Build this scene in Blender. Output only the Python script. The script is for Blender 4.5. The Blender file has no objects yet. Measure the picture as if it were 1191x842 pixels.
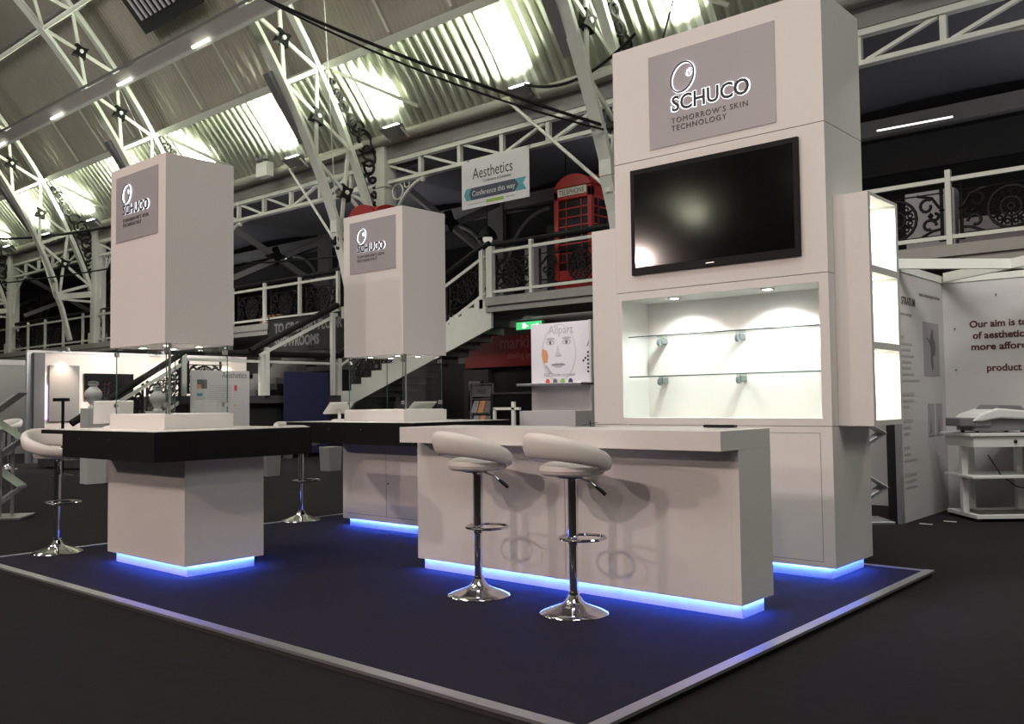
import bpy, bmesh, math, random
from mathutils import Vector, Matrix
random.seed(7)
PI = math.pi
S = bpy.context.scene
COL = S.collection
V = Vector

# ------------------------------------------------------------ materials
MATS = {}
def mat(name, col, rough=.5, metal=0, emit=None, es=0, noise=0, nscale=30, bump=0, bscale=200, spec=.5, coat=0, alpha=None):
    if name in MATS: return MATS[name]
    m = bpy.data.materials.new(name); m.use_nodes = True
    nt = m.node_tree; b = nt.nodes['Principled BSDF']
    b.inputs['Base Color'].default_value = (*col, 1)
    b.inputs['Roughness'].default_value = rough
    b.inputs['Metallic'].default_value = metal
    b.inputs['Specular IOR Level'].default_value = spec
    b.inputs['Coat Weight'].default_value = coat
    if emit:
        b.inputs['Emission Color'].default_value = (*emit, 1)
        b.inputs['Emission Strength'].default_value = es
    tc = None
    if noise or bump:
        tc = nt.nodes.new('ShaderNodeTexCoord')
    if noise:
        n = nt.nodes.new('ShaderNodeTexNoise'); n.inputs['Scale'].default_value = nscale; n.inputs['Detail'].default_value = 4
        r = nt.nodes.new('ShaderNodeMapRange')
        r.inputs['To Min'].default_value = 1-noise; r.inputs['To Max'].default_value = 1+noise
        mx = nt.nodes.new('ShaderNodeMix'); mx.data_type = 'RGBA'; mx.blend_type = 'MULTIPLY'
        mx.inputs[0].default_value = 1
        mx.inputs[6].default_value = (*col, 1)
        nt.links.new(tc.outputs['Object'], n.inputs['Vector'])
        nt.links.new(n.outputs['Fac'], r.inputs['Value'])
        nt.links.new(r.outputs['Result'], mx.inputs[7])
        nt.links.new(mx.outputs[2], b.inputs['Base Color'])
    if bump:
        n2 = nt.nodes.new('ShaderNodeTexNoise'); n2.inputs['Scale'].default_value = bscale
        bp = nt.nodes.new('ShaderNodeBump'); bp.inputs['Strength'].default_value = bump; bp.inputs['Distance'].default_value = .01
        nt.links.new(tc.outputs['Object'], n2.inputs['Vector'])
        nt.links.new(n2.outputs['Fac'], bp.inputs['Height'])
        nt.links.new(bp.outputs['Normal'], b.inputs['Normal'])
    MATS[name] = m
    return m

def glass_mat(name, tint, refl=.06, grough=0.0):
    m = bpy.data.materials.new(name); m.use_nodes = True
    nt = m.node_tree; nt.nodes.clear()
    out = nt.nodes.new('ShaderNodeOutputMaterial')
    t = nt.nodes.new('ShaderNodeBsdfTransparent'); t.inputs['Color'].default_value = (*tint, 1)
    g = nt.nodes.new('ShaderNodeBsdfGlossy'); g.inputs['Roughness'].default_value = grough
    lw = nt.nodes.new('ShaderNodeLayerWeight'); lw.inputs['Blend'].default_value = .5
    pw = nt.nodes.new('ShaderNodeMath'); pw.operation = 'POWER'; pw.inputs[1].default_value = 5
    f = nt.nodes.new('ShaderNodeMath'); f.operation = 'MULTIPLY_ADD'; f.inputs[1].default_value = .85; f.inputs[2].default_value = .035
    nt.links.new(lw.outputs['Facing'], pw.inputs[0]); nt.links.new(pw.outputs[0], f.inputs[0])
    mx = nt.nodes.new('ShaderNodeMixShader')
    nt.links.new(f.outputs[0], mx.inputs[0]); nt.links.new(t.outputs[0], mx.inputs[1]); nt.links.new(g.outputs[0], mx.inputs[2])
    nt.links.new(mx.outputs[0], out.inputs['Surface'])
    MATS[name] = m
    return m

LAM = mat('white_laminate', (.72, .69, .67), .42, noise=.03, nscale=60, bump=.04, bscale=500)
LAM2 = mat('white_gloss_top', (.8, .78, .76), .25)
PANEL = mat('silver_grey_panel', (.37, .36, .385), .4, metal=.15)
BLK = mat('black_laminate', (.007, .007, .007), .55, spec=.15)
BLKG = mat('black_gloss', (.006, .006, .007), .12)
SCREEN = mat('tv_screen', (.003, .003, .003), .09, spec=.35)
BEZ = mat('tv_bezel', (.003, .003, .003), .4, spec=.15)
CHR = mat('chrome', (.75, .75, .77), .07, metal=1)
ALU = mat('brushed_aluminium', (.62, .62, .64), .3, metal=.85, noise=.12, nscale=4)
STEEL = mat('satin_steel', (.55, .55, .54), .3, metal=1)
VINYL = mat('white_vinyl', (.74, .70, .67), .42, bump=.05, bscale=300)
CARP = mat('dark_carpet', (.0175, .016, .0168), .95, noise=.25, nscale=9, bump=.6, bscale=700, spec=.15)
CARPS = mat('black_stand_carpet', (.017, .0155, .025), .9, noise=.15, nscale=6, bump=.4, bscale=800, spec=.15)
INK = mat('black_ink', (.012, .011, .013), .5)
INKG = mat('grey_ink', (.06, .055, .06), .5)
HALO = mat('lit_letter_edge', (.9, .9, .95), .5, emit=(.93, .94, 1), es=1.7)
LED = mat('blue_led_strip', (.05, .2, .9), .5, emit=(.05, .135, 1.0), es=115)
LAMP = mat('lamp_lens', (1, 1, 1), .5, emit=(1, .97, .9), es=9)
LAMPC = mat('cool_lamp_lens', (1, 1, 1), .5, emit=(.95, 1, .93), es=7)
GLASS = glass_mat('clear_glass', (.975, .985, .98))
GLASSG = glass_mat('green_edge_glass', (.94, .975, .96))
GEDGE = mat('glass_edge', (.05, .11, .10), .15)
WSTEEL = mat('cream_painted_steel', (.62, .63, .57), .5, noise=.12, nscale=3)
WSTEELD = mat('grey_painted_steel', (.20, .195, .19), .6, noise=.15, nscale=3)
ROOFL = mat('corrugated_white_sheet', (.44, .45, .38), .45, noise=.1, nscale=2)
ROOFU = mat('roof_lining_sheet', (.34, .31, .265), .6)
FASC = mat('grey_fascia', (.21, .195, .19), .6)
GALC = mat('gallery_ceiling_paint', (.10, .10, .108), .7, noise=.2, nscale=.8)
GALW = mat('gallery_wall_paint', (.05, .048, .046), .8, noise=.2, nscale=1)
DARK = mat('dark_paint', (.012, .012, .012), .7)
IRON = mat('black_cast_iron', (.009, .009, .009), .6, spec=.2)
SLAB = mat('gallery_edge_stone', (.30, .29, .265), .7, noise=.12, nscale=2)
RED = mat('red_gloss_paint', (.29, .013, .010), .5)
REDS = mat('dark_red_sign', (.24, .012, .014), .5)
SHELL = mat('booth_panel_white', (.50, .48, .475), .6, noise=.06, nscale=2)
SHELLG = mat('booth_panel_grey', (.27, .265, .26), .6, noise=.05, nscale=2)
POST = mat('poster_paper', (.62, .60, .62), .6)
BLUE = mat('navy_felt', (.012, .014, .055), .9)
WPL = mat('white_plastic', (.72, .72, .70), .4)
GPL = mat('grey_plastic', (.16, .16, .165), .5)
TEAL = mat('teal_print', (.06, .26, .31), .5)
NAVY = mat('navy_print', (.025, .03, .06), .5)
GREEN = mat('green_print', (.22, .36, .06), .5)
EXITG = mat('exit_sign_green', (.02, .4, .12), .5, emit=(.12, .9, .3), es=.7)
WLIT = mat('exit_sign_white', (1, 1, 1), .5, emit=(1, 1, 1), es=1.1)
TXTR = mat('maroon_ink', (.07, .012, .012), .6)
TXTW = mat('white_lettering', (.55, .55, .55), .5)
ORG = mat('orange_print', (.55, .26, .12), .6)
GRYP = mat('pale_grey_print', (.30, .28, .29), .6)
GRYP2 = mat('mid_grey_print', (.16, .14, .145), .6)
REDP = mat('red_print', (.5, .06, .05), .6)
PURP = mat('violet_lamp', (.6, .3, .8), .5, emit=(.75, .35, .95), es=1.6)
SHADOWG = mat('poster_grey', (.10, .10, .105), .6)
SKYL = mat('frosted_louvre', (.6, .58, .62), .4)

FASC2 = mat('beam_web_paint', (.36, .34, .31), .6)
# ------------------------------------------------------------ mesh builder
class MB:
    def __init__(s): s.bm = bmesh.new()
    def box(s, x0, x1, y0, y1, z0, z1):
        vs = [s.bm.verts.new((x, y, z)) for z in (z0, z1) for y in (y0, y1) for x in (x0, x1)]
        for f in ((0, 2, 3, 1), (4, 5, 7, 6), (0, 1, 5, 4), (2, 6, 7, 3), (0, 4, 6, 2), (1, 3, 7, 5)):
            s.bm.faces.new([vs[i] for i in f])
        return s
    def beam(s, p, q, w, h, up=(0, 0, 1)):
        p, q = V(p), V(q); d = (q-p).normalized(); up = V(up)
        if abs(d.dot(up)) > .98: up = V((1, 0, 0))
        a = d.cross(up).normalized()*w/2; b = a.cross(d).normalized()*h/2
        c = []
        for o in (p, q):
            c += [s.bm.verts.new(o+a*i+b*j) for i, j in ((-1, -1), (1, -1), (1, 1), (-1, 1))]
        s.bm.faces.new(c[0:4][::-1]); s.bm.faces.new(c[4:8])
        for i in range(4): s.bm.faces.new((c[i], c[(i+1) % 4], c[4+(i+1) % 4], c[4+i]))
        return s
    def tube(s, pts, r, seg=8, closed=False, rs=None):
        pts = [V(p) for p in pts]; n = len(pts); rings = []
        prev = None
        for i, p in enumerate(pts):
            if closed: d = pts[(i+1) % n]-pts[i-1]
            else: d = pts[min(i+1, n-1)]-pts[max(i-1, 0)]
            d.normalize()
            if prev is None:
                up = V((0, 0, 1)) if abs(d.z) < .9 else V((1, 0, 0))
                a = d.cross(up).normalized()
            else:
                a = (prev-d*prev.dot(d)).normalized()
            prev = a; b = d.cross(a)
            rr = rs[i] if rs else r
            rings.append([s.bm.verts.new(p+(a*math.cos(2*PI*k/seg)+b*math.sin(2*PI*k/seg))*rr) for k in range(seg)])
        m = n if closed else n-1
        for i in range(m):
            A, B = rings[i], rings[(i+1) % n]
            off = 0
            if closed and i == n-1:
                off = min(range(seg), key=lambda o: (A[0].co-B[o].co).length)
            for k in range(seg):
                s.bm.faces.new((A[k], A[(k+1) % seg], B[(k+1+off) % seg], B[(k+off) % seg]))
        if not closed:
            s.bm.faces.new(rings[0][::-1]); s.bm.faces.new(rings[-1])
        return s
    def lathe(s, prof, c=(0, 0, 0), seg=24, axis='z'):
        rings = []; c = V(c)
        def P(r, z, t):
            x, y = r*math.cos(t), r*math.sin(t)
            if axis == 'z': return c+V((x, y, z))
            if axis == 'y': return c+V((x, z, y))
            return c+V((z, x, y))
        for r, z in prof:
            if r < 1e-6: rings.append([s.bm.verts.new(P(0, z, 0))])
            else: rings.append([s.bm.verts.new(P(r, z, 2*PI*k/seg)) for k in range(seg)])
        for A, B in zip(rings, rings[1:]):
            for k in range(seg):
                k2 = (k+1) % seg
                if len(A) == 1 and len(B) == 1: continue
                if len(A) == 1: s.bm.faces.new((A[0], B[k], B[k2]))
                elif len(B) == 1: s.bm.faces.new((A[k], A[k2], B[0]))
                else: s.bm.faces.new((A[k], A[k2], B[k2], B[k]))
        for R in (rings[0], rings[-1]):
            if len(R) > 1: s.bm.faces.new(R)
        return s
    def prism(s, pts, t):
        t = V(t); a = [s.bm.verts.new(V(p)) for p in pts]; b = [s.bm.verts.new(V(p)+t) for p in pts]
        s.bm.faces.new(a[::-1]); s.bm.faces.new(b); n = len(pts)
        for i in range(n): s.bm.faces.new((a[i], a[(i+1) % n], b[(i+1) % n], b[i]))
        return s
    def build(s, name, m, parent=None, bevel=0, smooth=False, local=False, sub=0):
        """geometry is in world axes unless local; it is shifted to the parent's base"""
        bmesh.ops.recalc_face_normals(s.bm, faces=s.bm.faces)
        off = V((0, 0, 0))
        o = None
        if not local and parent is not None:
            r = parent
            while r.parent: r = r.parent
            off = r.location.copy()
        if not local and parent is None:
            xs = [v.co for v in s.bm.verts]
            off = V(((min(c.x for c in xs)+max(c.x for c in xs))/2, (min(c.y for c in xs)+max(c.y for c in xs))/2, min(c.z for c in xs)))
        if off.length: bmesh.ops.translate(s.bm, verts=s.bm.verts, vec=-off)
        me = bpy.data.meshes.new(name); s.bm.to_mesh(me); s.bm.free()
        me.materials.append(m)
        if smooth:
            for p in me.polygons: p.use_smooth = True
            me.set_sharp_from_angle(angle=math.radians(38))
        o = bpy.data.objects.new(name, me); COL.objects.link(o)
        if parent is not None: o.parent = parent
        elif not local: o.location = off
        if bevel:
            b = o.modifiers.new('bevel', 'BEVEL'); b.width = bevel; b.segments = 2; b.limit_method = 'ANGLE'
        if smooth:
            pass
        if sub:
            b = o.modifiers.new('sub', 'SUBSURF'); b.levels = sub; b.render_levels = sub
        return o

def box(name, m, parent, *a, bevel=0): return MB().box(*a).build(name, m, parent, bevel)
def thing(name, label, cat, loc=(0, 0, 0), rz=0, group=None):
    o = bpy.data.objects.new(name, None); COL.objects.link(o)
    o.location = loc; o.rotation_euler = (0, 0, rz); o.empty_display_size = .1
    o['label'] = label; o['category'] = cat
    if group: o['group'] = group
    return o
def tag(o, label, cat, group=None):
    o['label'] = label; o['category'] = cat
    if group: o['group'] = group
    return o
def struct(name, m, mb, bevel=0, smooth=False):
    o = mb.build(name, m, None, bevel, smooth); o['kind'] = 'structure'; return o
def dup(root, loc, rz=None, label=None):
    r = root.copy(); COL.objects.link(r); r.location = loc
    if rz is not None: r.rotation_euler = (0, 0, rz)
    if label: r['label'] = label
    for ch in list(root.children):
        c = ch.copy(); COL.objects.link(c); c.parent = r
        for g in list(ch.children):
            d = g.copy(); COL.objects.link(d); d.parent = c
    return r

def text(name, body, size, org, m, parent, u=(1, 0, 0), v=(0, 0, 1), ext=.001, off=0, spacing=1, width=None, align='LEFT', line=1):
    """lettering standing on a wall: u is reading direction, v is up; extruded along u x v"""
    cu = bpy.data.curves.new('txt', 'FONT'); cu.body = body; cu.size = size; cu.extrude = ext; cu.offset = off
    cu.space_character = spacing; cu.align_x = align; cu.space_line = line; cu.resolution_u = 3
    t = bpy.data.objects.new('txt', cu); COL.objects.link(t)
    dg = bpy.context.evaluated_depsgraph_get()
    me = bpy.data.meshes.new_from_object(t.evaluated_get(dg))
    bpy.data.objects.remove(t); bpy.data.curves.remove(cu)
    u, v = V(u), V(v); w = u.cross(v)
    xs = [q.co.x for q in me.vertices]
    sx = 1
    if width: sx = width/(max(xs)-min(xs))
    M = Matrix((( u.x*sx, v.x, w.x, org[0]), (u.y*sx, v.y, w.y, org[1]), (u.z*sx, v.z, w.z, org[2]), (0, 0, 0, 1)))
    r = parent
    while r.parent: r = r.parent
    M = Matrix.Translation(-r.location) @ M
    me.transform(M); me.materials.clear(); me.materials.append(m); me.name = name
    o = bpy.data.objects.new(name, me); COL.objects.link(o); o.parent = parent
    return o

# ------------------------------------------------------------ camera
CAMH = 1.22
R = ((0.7524447104606766, 0.6585415707656034, -0.012245704280298697),
     (-0.038235777639207935, 0.02511219406744198, -0.9989531535649928),
     (-0.6575446623675639, 0.7521252404238878, 0.04407538666007703))
cd = bpy.data.cameras.new('camera'); cam = bpy.data.objects.new('camera', cd); COL.objects.link(cam)
cam.matrix_world = Matrix(((R[0][0], -R[1][0], -R[2][0], 0), (R[0][1], -R[1][1], -R[2][1], 0), (R[0][2], -R[1][2], -R[2][2], CAMH), (0, 0, 0, 1)))
cd.sensor_fit = 'HORIZONTAL'; cd.sensor_width = 36; cd.lens = 1061.93/1191*36; cd.clip_end = 300; cd.clip_start = .05
S.camera = cam

# ------------------------------------------------------------ hall: floor and platform
FZ = -.035
struct('floor', CARP, MB().box(-60, 14, -22, 26, FZ-.1, FZ))
struct('floor_1', CARPS, MB().box(-8.15, -2.10, 2.78, 6.76, FZ, 0.0))
struct('trim_1', ALU, MB().box(-8.21, -2.04, 2.715, 2.782, -.010, .005))
struct('trim_2', ALU, MB().box(-2.102, -2.040, 2.782, 6.82, -.010, .005))
struct('trim_3', ALU, MB().box(-8.195, -8.15, 2.78, 6.80, -.008, .004))
struct('trim_4', ALU, MB().box(-8.15, -2.10, 6.76, 6.805, -.008, .004))
RIS = mat('dark_riser', (.045, .042, .042), .5)
struct('trim_5', RIS, MB().box(-8.20, -2.05, 2.725, 2.78, FZ, -.010))
struct('trim_6', BLK, MB().box(-2.10, -2.05, 2.78, 6.79, FZ, -.010))

# ------------------------------------------------------------ branding
def logo(parent, x0, w, zbase, yf, scale_thin=1.0):
    """brand panel lettering: x0 left edge of the big word, w its width, zbase its baseline"""
    k = w/.645
    text('lit_lettering_edge', 'SCHUCO', .165*k, (x0, yf-.0025, zbase), HALO, parent, off=.0075*k*(1 if k > .9 else .7), ext=.001, width=w*1.03)
    text('brand_lettering', 'SCHUCO', .165*k, (x0+.006*k, yf-.0050, zbase), INK, parent, off=(.0035 if k > .9 else .005)*k, ext=.001, width=w)
    text('tagline_lettering', "TOMORROW'S SKIN\nTECHNOLOGY", .060*k, (x0, yf-.002, zbase-.092*k), INKG, parent, ext=.001, width=w*.985, spacing=1.2, line=.98)
    # looped emblem
    cx, cz = x0+.11*k, zbase+.245*k
    def egg(t, s=1):
        a, b = .098*s, .112*s
        x = a*math.cos(t); z = b*math.sin(t); x += .018*z/b
        return (cx+x*k, cz+z*k)
    P = [egg(2*PI*i/40) for i in range(40)]
    Q = []
    for i in range(22):
        t = i/21*PI*2.6; r = (.038*(1-i/24))*k
        Q.append((cx+.055*k+r*math.cos(t), cz+.022*k+r*math.sin(t)))
    MB().tube([(x, yf-.004, z) for x, z in P], .0095*k, 6, True).tube([(x, yf-.004, z) for x, z in Q], .0075*k, 6).build('lit_emblem_edge', HALO, parent)
    MB().tube([(x, yf-.012, z) for x, z in P], .0065*k, 6, True).tube([(x, yf-.011, z) for x, z in Q], .0032*k, 6).build('emblem', INK, parent)

# ------------------------------------------------------------ display counters with towers
def tower_set(dx, dy, which):
    lab = 'nearer left' if which == 0 else 'farther middle'
    x0, x1, y0, y1 = -7.23+dx[0], -6.05+dx[0], 3.37+dy, 4.02+dy
    c = thing('display_counter', ['white display counter with black worktop edge, standing nearest the front left edge of the stand',
        'white display counter with black worktop edge standing behind the white reception counter'][which], 'counter', ((x0+x1)/2, (y0+y1)/2, 0))
    box('body', LAM, c, x0, x1, y0, y1, .08, .86, bevel=.002)
    box('plinth', LAM, c, x0+.05, x1-.05, y0+.05, y1-.05, 0, .08)
    m = MB(); e = .004
    m.box(x0+.05, x1-.05, y0+.05-.016, y0+.05-e, .0765, .0795); m.box(x1-.05+e, x1-.05+.016, y0+.05, y1-.05, .0765, .0795)
    m.box(x0+.05-.016, x0+.05-e, y0+.05, y1-.05, .0765, .0795); m.box(x0+.05, x1-.05, y1-.05+e, y1-.05+.016, .0765, .0795)
    m.build('led_strip', LED, c)
    if which == 1:
        s = MB().box(-6.722, -6.719, y0-.001, y0+.002, .14, .8).box(x0+.06, x1-.1, y0-.001, y0+.002, .135, .138)
        s.build('door_gap', INKG, c)
        MB().lathe([(.008, 0), (.008, .006), (0, .006)], (-6.69, y0-.006, .455), 10, 'y').build('door_lock', INK, c)
    bx0, bx1 = -7.64+dx[1], -5.82+dx[2]; fx0 = -7.245+dx[1]
    Y0, Y1 = 3.02+dyf[which], 4.30+dyf[which]
    MB().box(bx0, bx1, Y0, Y1, 1.018, 1.048).build('worktop_edge', BLK, c, bevel=.001)
    box('worktop_surface', LAM2, c, bx0+.012, bx1-.012, Y0+.012, Y1-.012, 1.048, 1.051)
    box('fascia', BLK, c, fx0, bx1, Y0, Y1, .845, 1.018, bevel=.001)
    m = MB()
    for sx in (fx0+.30, fx0+.78): m.lathe([(.006, 0), (.006, .004), (0, .005)], (sx, Y0-.004, 0.985), 8, 'y')
    m.build('fascia_screw', STEEL, c)
    # tower
    tx0, tx1 = (-7.21, -6.34) if which == 0 else (-7.34, -6.455)
    ty0 = 3.37 if which == 0 else 5.82; ty1 = ty0+.57
    t = thing('display_tower', ['tall white tower with glass display case on the left counter nearest the front edge',
        'tall white tower with glass display case on the counter behind the reception counter'][which], 'display tower', ((tx0+tx1)/2, (ty0+ty1)/2, 1.051))
    box('case_base', LAM, t, tx0, tx1, ty0, ty1, 1.051, 1.16, bevel=.002)
    box('header', LAM, t, tx0, tx1, ty0, ty1, 1.69, 3.11, bevel=.002)
    g = .035
    for (a, b, cc, d) in ((tx0+g, tx1-g-.012, ty0+g, ty0+g+.006), (tx0+g, tx1-g, ty1-g-.006, ty1-g), (tx1-g-.006, tx1-g, ty0+g+.012, ty1-g), (tx0+g, tx0+g+.006, ty0+g, ty1-g)):
        box('glass_pane', GLASS, t, a, b, cc, d, 1.165, 1.69)
    # dark polished pane edges and corner stile
    m = MB()
    for (x, y) in ((tx1-g-.012, ty0+g), (tx0+g, ty0+g-.001), (tx1-g, ty1-g), (tx0+g, ty1-g)):
        m.box(x-.0015, x+.0015, y-.001, y+.007, 1.165, 1.69)
    m.build('glass_edges', GEDGE, t)
    box('corner_stile', STEEL, t, tx1-g+.002, tx1-g+.016, ty0+g+.010, ty0+g+.024, 1.16, 1.69)
    for z in (1.23, 1.635):
        for (x, y) in ((tx1-g-.006, ty0+g), (tx0+g+.01, ty0+g), (tx1-g, ty1-g-.02)):
            box('clamp', STEEL if x != tx1-g-.006 else GPL, t, x-.018, x+.018, y-.014, y+.016, z-.017, z+.017, bevel=.003)
    box('case_floor', LAM2, t, tx0+.02, tx1-.02, ty0+.02, ty1-.02, 1.16, 1.166)
    for i, (fx, fy) in enumerate(((.25, .28), (.72, .26), (.27, .72), (.73, .72))):
        x = tx0+(tx1-tx0)*fx; y = ty0+(ty1-ty0)*fy
        d = MB().lathe([(.036, 0), (.036, -.006), (.026, -.006), (.026, -.001)], (x, y, 1.69), 20).build('downlight', STEEL, t)
        MB().lathe([(.026, 0), (0, 0)], (x, y, 1.686), 16).build('lamp_lens', LAMP, d)
        spot((x, y, 1.675), (x, y, 1.0), 3.0, (1, .95, .85), 120, .02)
    # logo
    px0, px1 = (-7.112, -6.448) if which == 0 else (-7.237, -6.55)
    yf = ty0-.006
    box('brand_panel', PANEL, t, px0, px1, yf, ty0+.001, 2.52, 3.037)
    logo(t, px0+.118, .415, 2.727, yf)

def spot(loc, to, power, col, angle, size=.1, blend=.5):
    l = bpy.data.lights.new('spot_lamp', 'SPOT'); l.energy = power; l.color = col
    l.spot_size = math.radians(angle); l.spot_blend = blend; l.shadow_soft_size = size
    o = bpy.data.objects.new('spot_lamp', l); COL.objects.link(o)
    o.location = loc; d = V(to)-V(loc)
    o.rotation_euler = d.to_track_quat('-Z', 'Y').to_euler()
    return o
def area(loc, to, power, col, sx, sy):
    l = bpy.data.lights.new('area_lamp', 'AREA'); l.energy = power; l.color = col; l.shape = 'RECTANGLE'; l.size = sx; l.size_y = sy
    o = bpy.data.objects.new('area_lamp', l); COL.objects.link(o)
    o.location = loc; d = V(to)-V(loc); o.rotation_euler = d.to_track_quat('-Z', 'Y').to_euler()
    return o

dyf = (0, 2.45)
tower_set((0, 0, 0), 0, 0)
tower_set((-.15, -.19, -.11), 2.46, 1)

# ------------------------------------------------------------ reception counter
rc = thing('reception_counter', 'long white reception counter with overhanging top and two bar stools in front', 'counter', (-3.7, 4.85, 0))
MB().box(-5.01, -2.455, 4.65, 5.0, .08, .94).build('body', LAM, rc, bevel=.002)
box('side_panel', LAM, rc, -2.455, -2.405, 4.6505, 5.045, .08, .94, bevel=0)
box('counter_top', LAM, rc, -4.98, -2.4049, 4.45, 5.0451, .94, 1.05, bevel=.0015)
box('plinth', LAM, rc, -4.995, -2.43, 4.705, 4.97, 0, .08)
MB().box(-4.995, -2.43, 4.689, 4.701, .0765, .0795).box(-2.426, -2.414, 4.705, 4.97, .0765, .0795).build('led_strip', LED, rc)
MB().box(-3.63, -3.628, 4.6485, 4.651, .1, .93).build('panel_joint', INKG, rc)

o = MB().box(-2.80, -2.595, 4.96, 5.02, 1.052, 1.070).build('remote_control', BLKG, None, bevel=.008)
tag(o, 'black remote control lying on the right end of the white reception counter', 'remote control')
lf = thing('leaflet_holder', 'small clear acrylic leaflet holder lying flat on the reception counter top', 'leaflet holder', (-3.66, 5.02, 1.051))
MB().box(-3.80, -3.52, 4.88, 5.04, 1.051, 1.055).build('base', GLASSG, lf)
MB().beam((-3.70, 4.95, 1.06), (-3.60, 4.98, 1.078), .02, .003).tube([(-3.65, 4.965, 1.055), (-3.65, 4.965, 1.09)], .004, 6).build('clip', INK, lf)

# ------------------------------------------------------------ feature wall
X0, X1, YF, YB = -4.16, -2.43, 6.04, 6.72
fw = thing('feature_wall', 'tall white feature wall with brand sign, lit display niche and cupboards', 'display wall', (-3.3, 6.4, 0))
box('sign_header', LAM, fw, X0, X1, YF, YB, 3.114, 4.03, bevel=.002)
box('screen_panel', LAM, fw, X0, X1, YF, YB, 2.078, 3.110, bevel=.002)
NX0, NX1, NZ0, NZ1, NY = -4.112, -2.497, 1.086, 2.016, 6.42
m = MB()
m.box(X0, NX0, YF, YB, 1.034, 2.074); m.box(NX1, X1, YF, YB, 1.034, 2.074)
m.box(NX0, NX1, YF, YB, 1.034, NZ0); m.box(NX0, NX1, YF, YB, NZ1, 2.074); m.box(NX0, NX1, NY, YB, NZ0, NZ1)
m.build('display_niche', LAM, fw)
box('wing', LAM, fw, -4.395, X0, YF, YB, 1.034, 2.607, bevel=.001)
box('cupboard', LAM, fw, -4.395, X1, YF, YB, .08, 1.030, bevel=.002)
box('plinth', LAM, fw, -4.35, X1-.05, YF+.055, YB-.05, 0, .08)
MB().box(-4.35, X1-.05, YF+.039, YF+.051, .0765, .0795).box(X1-.046, X1-.034, YF+.055, YB-.05, .0765, .0795).build('led_strip', LED, fw)
yj = YF-.0006
m = MB(); w = .0014
for a in ((-3.36, -3.36, .10, .985), (-2.515, -2.515, .12, .985)): m.box(a[0]-w, a[0]+w, yj, YF+.001, a[2], a[3])
m.box(-4.3, -2.515, yj, YF+.001, .985-w, .985+w); m.box(-4.3, -2.515, yj, YF+.001, .12-w, .12+w)
m.build('cupboard_door_gap', INKG, fw)
MB().box(X0+.003, X1-.003, YF+.003, YB-.003, 3.108, 3.116).box(X0+.003, X1-.003, YF+.003, YB-.003, 2.072, 2.080).box(X0+.1, X1-.003, YF+.003, YB-.003, 1.028, 1.036).build('panel_joint', INK, fw)
for z in (1.722, 1.405):
    sh = box('glass_shelf', GLASSG, fw, NX0+.02, NX1-.001, YF+.06, NY-.04, z, z+.008)
    box('shelf_edge', GEDGE, sh, NX0+.02, NX1-.001, YF+.057, YF+.061, z, z+.008)
    for x in (-3.945, -3.255):
        MB().box(x-.020, x+.020, NY-.09, NY, z-.045, z-.001).lathe([(0, -.012), (.03, -.012), (.03, .012), (0, .012)], (x, NY-.095, z-.035), 18, 'x').build('shelf_bracket', mat('frosted_bracket', (.16, .18, .18), .4), fw, bevel=.003)
for x in (-3.70, -2.93):
    d = MB().lathe([(.055, 0), (.055, -.007), (.036, -.007), (.036, -.001)], (x, 6.16, NZ1), 24).build('downlight', STEEL, fw)
    MB().lathe([(.034, 0), (0, 0)], (x, 6.16, NZ1-.004), 16).build('lamp_lens', LAMPC, d)
    spot((x, 6.16, NZ1-.012), (x, 6.27, 1.0), 52 if x > -3.3 else 36, (.93, 1, .955), 130, .03, .6)
box('brand_panel', PANEL, fw, -3.818, -2.77, YF-.006, YF+.001, 3.174, 3.905)
logo(fw, -3.62, .645, 3.432, YF-.006)

tv = thing('television', 'large black wall-mounted television screen on the white feature wall', 'television', (-3.3, 6.03, 2.2))
box('casing', BEZ, tv, -3.993, -2.61, 6.012, 6.039, 2.205, 3.036, bevel=.003)
box('screen', SCREEN, tv, -3.955, -2.648, 6.010, 6.014, 2.262, 2.998)
MB().box(-3.34, -3.27, 6.0105, 6.013, 2.228, 2.236).build('maker_badge', STEEL, tv)

def light_box(name, x0, x1, y0, y1, z0, z1, side, label, pt=.035):
    b = thing(name, label, 'shelf unit', ((x0+x1)/2, (y0+y1)/2, z0))
    zs = [z0, z0+.5236, z0+1.0473, z0+1.571]
    m = MB()
    m.box(x0, x1, y0, y0+.045, z0, z1); m.box(x0, x1, y1-.045, y1, z0, z1)
    m.box(x0, x1, y0+.045, y1-.045, z0, z0+.038); m.box(x0, x1, y0+.045, y1-.045, z1-.022, z1)
    for z in (1.573, 2.092): m.box(x0, x1, y0+.045, y1-.045, z-.024, z+.024)
    xb = x0 if side > 0 else x1
    m.box(min(xb, xb+side*.01), max(xb, xb+side*.01), y0+.045, y1-.045, z0, z1)
    m.build('carcass', LAM, b, bevel=.0015)
    for zt in (1.549, 2.068, z1-.022):
        st = box('light_strip', LAMPC, b, (x0+x1)/2-.03, (x0+x1)/2-.01, y0+.12, y1-.12, zt-.006, zt-.001)
        area(((x0+x1)/2-.02, (y0+y1)/2, zt-.012), ((x0+x1)/2-.02, (y0+y1)/2, z0-5), 4.6, (.95, 1, .82), .06, .4)
    return b
light_box('lit_shelf_unit', -2.43, -2.19, 6.15, 6.73, 1.032, 2.645-.035, 1, 'white side shelf unit with three glowing compartments on the right of the feature wall')

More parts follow.
